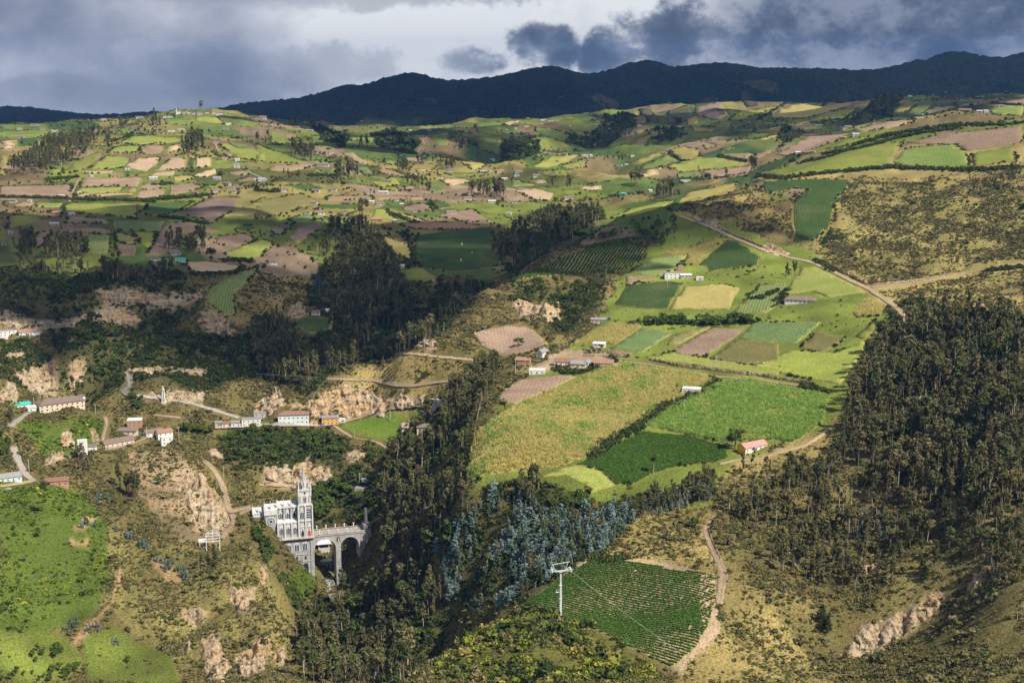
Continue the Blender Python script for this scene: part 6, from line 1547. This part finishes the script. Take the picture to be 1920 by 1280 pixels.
for y in (1.05, 14.1):
    MB().box(1.2, 47.5, y - .1, y + .25, .75, 1.0).build('parapet', CONC, br)
    for i in range(24):
        MB().box(1.4 + i * 2, 1.7 + i * 2, y - .08, y + .22, 0, .75).build('baluster', CONC, br)
    for i in range(5): x = 5 + i * 7.6; MB().frustum(x, y + .1, 1.0, 3.2, .55, .45, 6).frustum(x, y + .1, 3.2, 4.0, .7, .5, 6).build('lamp_pillar', PALE, br)
MB().box(42, 47.9, 3, 13, 0.01, 4.2).build('gatehouse', paint((.20, .195, .19)), br); MB().frustum(44.8, 9, 4.2, 17, 1.5, 1.3, 8).build('column', paint((.13, .13, .135)), br)  # column colour is darkened to stand for the shade it is in
# people and a parasol on the bridge, tiny at this distance
for x, y, c in ((37, 6, (.5, .1, .08)), (38.5, 7.5, (.15, .15, .3)), (30, 9, (.5, .5, .5)), (12, 3, (.7, .7, .65)), (9.5, 2.6, (.15, .15, .2))):
    q = CHP + Vector((x * math.cos(CHY) - y * math.sin(CHY), x * math.sin(CHY) + y * math.cos(CHY), 0)); e = empty('person', q, random.Random(int(x)).uniform(0, 6))
    tag(e, 'distant person standing on the church bridge', 'person', 'people on the bridge')
    body = MB().frustum(-.1, 0, 0, .82, .09, .11, 6).frustum(.1, 0, 0, .82, .09, .11, 6).frustum(0, 0, .8, 1.12, .2, .19, 8).frustum(0, 0, 1.1, 1.45, .19, .23, 8).frustum(0, 0, 1.43, 1.55, .1, .07, 6).frustum(0, 0, 1.52, 1.64, .08, .115, 8).frustum(0, 0, 1.64, 1.77, .115, .06, 8).bar((.25, 0, 1.42), (.31, .02, .85), .09).bar((-.25, 0, 1.42), (-.31, .02, .85), .09)
    body.build('body', paint(c), e)
# buildings down by the river seen through the arch
def local(x, y, z): return CHP + Vector((x * math.cos(CHY) - y * math.sin(CHY), x * math.sin(CHY) + y * math.cos(CHY), z))
e = empty('river_house', local(14, 40, -33), CHY); tag(e, 'grey riverside house with white flat roof seen through the bridge arch', 'house')
MB().box(-4.5, 5, 0, 9, -14, 8).build('wall', CONC, e); MB().box(-6, 6.4, -1.4, 10, 11.6, 12.1).build('roof', PALE, e)
for x in (-4, 4.4):
    for y in (.3, 8.6): MB().box(x - .3, x + .3, y - .3, y + .3, 8, 11.6).build('post', PALE, e)
for x in (-2.5, .5, 3): MB().box(x - .6, x + .6, -.08, .05, 2, 4.4).build('window', DARK, e)
e = empty('river_annex', local(10, 26, -40), CHY); tag(e, 'lower grey building beside the river behind the bridge pier', 'building')
MB().box(-1, 9, 0, 8, -10, 8).build('wall', paint((.36, .37, .38)), e); MB().box(-1.3, 9.3, -.3, 8.3, 8, 8.4).build('roof', CONC, e)
for x in (.6, 3.2, 5.8): MB().box(x - .5, x + .5, -.08, .06, 2.2, 5.4).build('window', DARK, e)
e = MB().prism([(-14, -8), (0, -8), (0, 3.0), (-14, .5)], 0, 1.2).build('retaining_wall', CONC); e.location = local(9, 34, -32); e.rotation_euler = (0, 0, CHY); tag(e, 'sloping concrete retaining wall behind the left bridge arch', 'wall')

# ---------------------------------------------------------------- cable-car tower on the near spur
STEEL = paint((.62, .65, .69), .45, .12, .8, .5)
(px, py), = sheet('O 577,792'); p = hit(px, py); e = empty('cable_car_tower', p, .12); tag(e, 'tall pale steel cable-car tower at the corner of the near potato field', 'tower')
MB().box(-2.2, 2.2, -2.2, 2.2, -2.5, .35).build('footing', CONC, e)
for z0, z1, r0, r1 in ((.3, 11, .84, .74), (11, 19, .66, .60), (19, 27, .50, .42)): MB().frustum(0, 0, z0, z1, r0, r1, 14).build('mast', STEEL, e)
for z in (11, 19): MB().frustum(0, 0, z - .25, z + .2, .95, .95, 14).build('flange', STEEL, e)
MB().box(-2.6, -.6, -.4, .4, 14.8, 15.1).bar((-2.4, 0, 15.1), (-2.4, 0, 16.3), .12).bar((-2.4, 0, 16.3), (-.6, 0, 16.3), .12).build('platform', STEEL, e)
la = MB(); 
for y in (-.5, .5): la.bar((.98, y * .4, .5), (.66, y * .4, 26), .1)
la.build('ladder', STEEL, e)
hd = MB().bar((-5.4, 0, 27.2), (5.4, 0, 27.9), .42).bar((-3.2, -1.2, 27.4), (3.4, -1.2, 27.8), .3).bar((0, 0, 26.4), (-4.6, 0, 29.0), .35).bar((0, 0, 26.4), (4.8, 0, 29.2), .35)
hd.build('cross_arm', STEEL, e)
tf = MB().bar((-2.9, 0, 28.0), (-4.4, 0, 31.3), .24).bar((3.0, 0, 28.2), (4.2, 0, 32.4), .24).bar((-4.9, 0, 31.2), (5.3, 0, 32.6), .34)
tf.build('gantry', STEEL, e)
for sx in (-5.2, 5.4):
    s = MB().bar((sx, -2.6, 28.0), (sx, 2.6, 28.3), .34)
    for y in (-2.4, -1.2, 0, 1.2, 2.4): s.frustum(sx + .3, y, 28.3, 28.75, .42, .42, 10)
    s.build('pulley_beam', STEEL, e); MB().box(sx - .9, sx + .9, -1.6, 1.6, 27.2, 27.3).bar((sx - .9, -1.6, 28.5), (sx + .9, -1.6, 28.5), .07).bar((sx - .9, -1.6, 27.2), (sx - .9, -1.6, 28.5), .07).bar((sx + .9, -1.6, 27.2), (sx + .9, -1.6, 28.5), .07).build('walkway', STEEL, e)
def cable(name, a, b, sag, r, label, mat=None):
    pts = []
    for i in range(25):
        t = i / 24; q = a.lerp(b, t); q.z -= sag * 4 * t * (1 - t); pts.append(q)
    m = MB()
    for u, v in zip(pts[:-1], pts[1:]): m.bar(u, v, r)
    o = m.build(name, mat or paint((.55, .55, .52), .5, .1)); tag(o, label, 'cable'); return o
tp_ = p + Vector((5.2, -.6, 28.2)); e2 = hit(1275, 1243) + Vector((0, 0, 6)); cable('haul_cable', tp_, Vector((150, 300, 190)) * 0 + e2, 1.0, .10, 'thin steel cable running down across the near potato field from the tower')
def wpt(s, D, dz=0):
    (x, y), = sheet(s); a, t = ray(x, y); return Vector((D * math.sin(a), D * math.cos(a), CZ + D * float(t) + dz))
cable('power_line', wpt('J 1900,60', 1180), wpt('J 830,650', 1250), 3, .16, 'power line sagging across the gorge behind the church'); cable('power_line', wpt('I 200,80', 1500), wpt('I 630,45', 1560), 1.5, .16, 'pale cable stretched across the dark gorge at left')
cable('power_line', wpt('F 0,960', 1500), wpt('F 1800,985', 1300), 4, .13, 'faint wire across the grassy knoll')

# ---------------------------------------------------------------- poles, statue, frame, vehicles, animals
POLES = [('G 1120,535', 9, 'white utility pole in front of the unfinished white house'), ('G 25,1155', 14, 'tall pole at the left edge of the hamlet'), ('G 97,1100', 8, 'pole between the brick house and the hamlet yard'), ('G 1472,1075', 7, 'post in the bright strip of grass above the terrace road'),
         ('G 1767,1118', 7, 'post in the terrace meadow right of the first'), ('H 350,665', 9, 'pole in front of the hip-roofed white farmhouse'), ('H 1822,580', 8, 'pole in the dry meadow at far right'), ('L 243,320', 9, 'pole on the hedge by the maize house'), ('L 320,340', 9, 'pole at the corner of the green maize'),
         ('I 248,270', 13, 'white utility pole behind the small white house'), ('I 688,290', 9, 'lamp post at the end of the long building'), ('I 1290,495', 14, 'tall pole on the cliff edge right of the village'), ('I 210,715', 12, 'concrete pole beside the left road'), ('I 1057,460', 10, 'pole at the end of the village street'),
         ('I 1367,320', 9, 'pole beside the statue slope'), ('I 1612,770', 13, 'pole above the path to the church'), ('J 1273,345', 11, 'pole in the green bank below the road'), ('J 1016,470', 9, 'pole beside the footpath'), ('J 1053,790', 10, 'pole above the grey house in the gully'), ('E 163,215', 11, 'pale pole among the trees on the left rim'),
         ('K 1690,200', 12, 'pole with foliage in the big maize field'), ('F 966,1260', 9, 'pole beside the quarry road'), ('F 1868,965', 14, 'pole left of the brick house'), ('D 838,655', 22, 'tall white mast beside the far ridge house'), ('D 437,740', 16, 'mast behind the orange farmhouse on the ridge')]
for pos, h, lab in POLES:
    p = hit(*sheet(pos)[0]); k = 1 + p.xy.length * .0003; e = empty('utility_pole', p, .4); tag(e, lab, 'pole')
    MB().frustum(0, 0, -1, h, .17 * k, .12 * k, 7).build('pole', CONC, e); MB().box(-.9, .9, -.06, .06, h - .8, h - .65).build('crossarm', CONC, e)
# white monument
p = hit(*sheet('E 1178,1170')[0]); e = empty('monument', p, .1); tag(e, 'white tapering monument with a figure on top beside the road', 'monument')
MB().frustum(0, 0, -2, 1.2, 3.4, 3.0, 4, .785).build('plinth', CONC, e)
for k in range(4): a = .785 + k * math.pi / 2; MB().bar((2.1 * math.cos(a), 2.1 * math.sin(a), 1.2), (1.0 * math.cos(a), 1.0 * math.sin(a), 13.5), .75).build('leg', PALE, e)
for k, z in enumerate((3.2, 5.8, 8.4, 11)): MB().frustum(0, 0, z, z + .7, 1.95 - z * .08, 1.9 - z * .08, 4, .785).build('tier', PALE, e)
MB().frustum(0, 0, 1.2, 13.5, 1.0, .55, 6).build('core', PALE, e); MB().frustum(0, 0, 13.5, 14.2, 1.6, 1.5, 8).build('capital', PALE, e)
MB().frustum(0, 0, 14.2, 16.4, .8, .5, 8).frustum(0, 0, 16.4, 17.2, .5, .3, 8).frustum(0, 0, 17.2, 17.9, .32, .26, 8).bar((.4, 0, 16.2), (1.3, 0, 17.4), .3).bar((-.4, 0, 16.2), (-1.3, 0, 17.4), .3).build('figure', PALE, e)
# bare concrete frame on the spur left of the church
p = hit(*sheet('M 1440,300')[0]); e = empty('concrete_frame', p, .25); tag(e, 'white bare concrete building frame on the spur left of the church', 'building')
for x in (0, 5, 10, 15):
    for y in (0, 6): MB().box(x - .25, x + .25, y - .25, y + .25, -3, 9.5 if x > 2 else 5).build('column', PALE, e)
for z, x0 in ((4.8, -.6), (9.3, 4.2)): MB().box(x0, 15.6, -.5, -.1, z, z + .5).box(x0, 15.6, 6.1, 6.5, z, z + .5).build('beam', PALE, e)
MB().box(-.8, 5.4, -.6, 6.6, 5.35, 5.65).build('slab', PALE, e); MB().bar((5, 0, 9.8), (10, 0, 12.6), .35).bar((10, 0, 12.6), (15.4, 0, 9.8), .35).bar((5, 6, 9.8), (10, 6, 12.6), .35).bar((10, 6, 12.6), (15.4, 6, 9.8), .35).bar((10, 0, 12.6), (10, 6, 12.6), .35).build('roof_truss', PALE, e)
def car(pos, col, lab, yaw=0):
    p = hit(*sheet(pos)[0]); e = empty('parked_car', p + Vector((0, 0, .35)), yaw); tag(e, lab, 'car')
    MB().prism([(-2.1, .35), (2.1, .35), (2.15, .8), (1.3, .95), (.75, 1.45), (-1.3, 1.5), (-1.95, .98), (-2.12, .85)], -.85, .85).build('body', paint(col, .35, .05, .7, .5), e)
    MB().prism([(1.15, .98), (.72, 1.4), (-1.2, 1.44), (-1.7, 1.0)], -.87, .87).build('windows', DARK, e)
    for x in (-1.3, 1.35):
        for y in (-.86, .86):
            v = [(x + .33 * math.cos(a * .785), yy, .33 + .33 * math.sin(a * .785)) for yy in (y - .1, y + .1) for a in range(8)]
            MB()._add(v, [tuple(range(8)), tuple(range(15, 7, -1))] + [(i, i + 8, (i + 1) % 8 + 8, (i + 1) % 8) for i in range(8)]).build('wheel', WIREM, e)
car('J 88,392', (.75, .75, .75), 'white car parked in front of the cream roadside house'); car('J 110,390', (.6, .62, .66), 'silver car parked behind the white car'); car('J 420,362', (.05, .05, .06), 'dark car parked left of the large pale building', .4); car('J 785,372', (.03, .12, .5), 'blue car parked below the orange house', .1); car('I 62,840', (.5, .5, .5), 'grey car on the track at the left edge', .3)
def cow(pos, col, lab, yaw):
    p = hit(*sheet(pos)[0]); e = empty('cow', p + Vector((0, 0, .25)), yaw); tag(e, lab, 'cow')
    me = bpy.data.meshes.new('body')
    V = [(0, 0, 1.12), (.75, 0, 1.15), (-.75, 0, 1.15), (1.05, 0, 1.25), (1.35, 0, .95), (1.6, 0, .7), (-.95, 0, .75)] + [c for sx in (.65, -.72) for sy in (-.22, .22) for c in ((sx, sy, .7), (sx + .03, sy, .35), (sx, sy, .02))]
    E = [(0, 1), (0, 2), (1, 3), (3, 4), (4, 5), (2, 6)]
    for i in range(4): b = 7 + i * 3; E += [(1 if i < 2 else 2, b), (b, b + 1), (b + 1, b + 2)]
    me.from_pydata(V, E, []); me.materials.append(paint(col)); o = link('body', me, e); md = o.modifiers.new('skin', 'SKIN'); sk = me.skin_vertices[0].data
    R = [.40, .36, .36, .2, .17, .12, .05] + [.17, .09, .08] * 4
    for i, r in enumerate(R): sk[i].radius = (r * .8, r)
    sk[0].use_root = True; sm = o.modifiers.new('sub', 'SUBSURF'); sm.levels = 1; sm.render_levels = 1
cow('L 1002,34', (.02, .018, .016), 'black cow grazing in the terrace meadow, upper of two', .3); cow('L 1016,76', (.03, .025, .02), 'black cow in the terrace meadow, lower of two', 3.0); cow('G 1810,1085', (.75, .74, .7), 'white cow in the meadow left of the black cows', 1.0)
for pos, s, lab in (('X 866,460', 2.6, 'pale field shelter in the dark green field, upper one'), ('X 864,490', 2.8, 'pale field shelter in the dark green field, lower one'), ('X 885,476', 2.0, 'small pale shelter at the right of the dark green field')):
    p = hit(*sheet(pos)[0]); e = empty('field_shelter', p); tag(e, lab, 'shelter'); MB().prism([(-s * .5, 0), (s * .5, 0), (s * .2, s * 1.3), (-s * .2, s * 1.3)], -.8, .8).build('canvas', PALE, e); MB().bar((0, 0, s * 1.2), (0, 0, s * 1.6), .15).build('pole', WOODP, e)
# river
rvx = [hit(x, y) for x, y in ((612, 1080), (622, 1105), (628, 1122), (640, 1150), (636, 1180), (620, 1210), (632, 1250), (650, 1279))]
vs, fs = [], []
for i, q in enumerate(rvx):
    for s in (-1, 1): vs.append((q.x + s * 4.5, q.y, q.z + .6))
    if i: fs.append((2 * i - 2, 2 * i - 1, 2 * i + 1, 2 * i))
m_, n_, b_ = principled('river water', .12, .5); b_.inputs['Base Color'].default_value = (.10, .10, .075, 1)
fo = n_.mapr(n_.noise(n_.add('ShaderNodeNewGeometry').outputs['Position'], .5, 4, .7), .52, .62); n_.l.new(n_.mix(fo, (.09, .09, .065), (.62, .64, .60)), b_.inputs['Base Color'])
me = bpy.data.meshes.new('river'); me.from_pydata(vs, [], fs); me.materials.append(m_); link('river', me, kind='structure')
# ---------------------------------------------------------------- clouds whose shadows lie on the mountains and the plateau
def cloud_material(thin=0.0):
    m = bpy.data.materials.new('cloud'); m.use_nodes = True; n = NT(m.node_tree); n.n.clear()
    d = n.add('ShaderNodeBsdfDiffuse', {0: (.85, .86, .88, 1)}); t = n.add('ShaderNodeBsdfTranslucent', {0: (.80, .83, .90, 1)})
    mx = n.add('ShaderNodeMixShader', {0: .45, 1: d.outputs[0], 2: t.outputs[0]}); 
    if thin:
        tr = n.add('ShaderNodeBsdfTransparent'); P = n.add('ShaderNodeTexCoord').outputs['Object']
        f = n.math('MULTIPLY', n.mapr(n.noise(P, .0035, 3, .5), *((.38, .52) if thin > .2 else (.22, .40))), 1 - thin)
        mx = n.add('ShaderNodeMixShader', {0: f, 1: tr.outputs[0], 2: mx.outputs[0]})
    n.add('ShaderNodeOutputMaterial', {0: mx.outputs[0]}); return m
CLM = cloud_material(.197); CLT = cloud_material(.36)
def cloud(gx, gy, gz, rx, ry, alt, seed, rot=0.0, thick=160, mat=None):
    """a flat-based lumpy cloud; (gx, gy, gz) is where its shadow is centred"""
    h = alt - gz; c = Vector((gx, gy, gz)) + SUN * (h / SUN.z); bm = bmesh.new(); bmesh.ops.create_icosphere(bm, subdivisions=5, radius=1.0)
    x = np.array([v.co.x for v in bm.verts]); y = np.array([v.co.y for v in bm.verts])
    z = np.array([v.co.z for v in bm.verts]); w = 1 + .34 * fbm(x * 3 + seed, y * 3, 1.0, 4, seed) ; lump = 1 + .8 * fbm(x * 5, y * 5 + seed, 1.0, 3, seed + 5)
    for v, a, l in zip(bm.verts, w, lump): v.co = Vector((v.co.x * rx * a, v.co.y * ry * a, v.co.z * thick * (l if v.co.z > 0 else .25)))
    for f in bm.faces: f.smooth = True
    me = bpy.data.meshes.new('cloud'); bm.to_mesh(me); bm.free(); me.materials.append(mat or CLM); o = link('cloud', me, kind='structure'); o.location = c; o.rotation_euler = (0, 0, rot); return o
cloud(500, 8600, 450, 6500, 2400, 2300, 3)
cloud(-4200, 9500, 400, 3600, 3200, 2300, 5)
cloud(-350, 1820, 190, 680, 340, 1500, 8, .1, 60, CLT)
cloud(450, 4300, 220, 1500, 900, 1700, 9, .2, 80, CLT)
# ---------------------------------------------------------------- air: thin blue haze over the whole valley
hz = MB().box(-9500, 9500, -400, 16500, -340, 700)
hm = bpy.data.materials.new('haze'); hm.use_nodes = True; n_ = NT(hm.node_tree); n_.n.clear()
pv = n_.add('ShaderNodeVolumePrincipled', {'Color': (.16, .42, 1.0, 1), 'Density': 2.3e-5, 'Anisotropy': .2}); n_.add('ShaderNodeOutputMaterial', {1: pv.outputs[0]})
ho = hz.build('haze', hm); tag(ho, 'thin blue haze in the air over the valley', 'haze', kind='stuff')
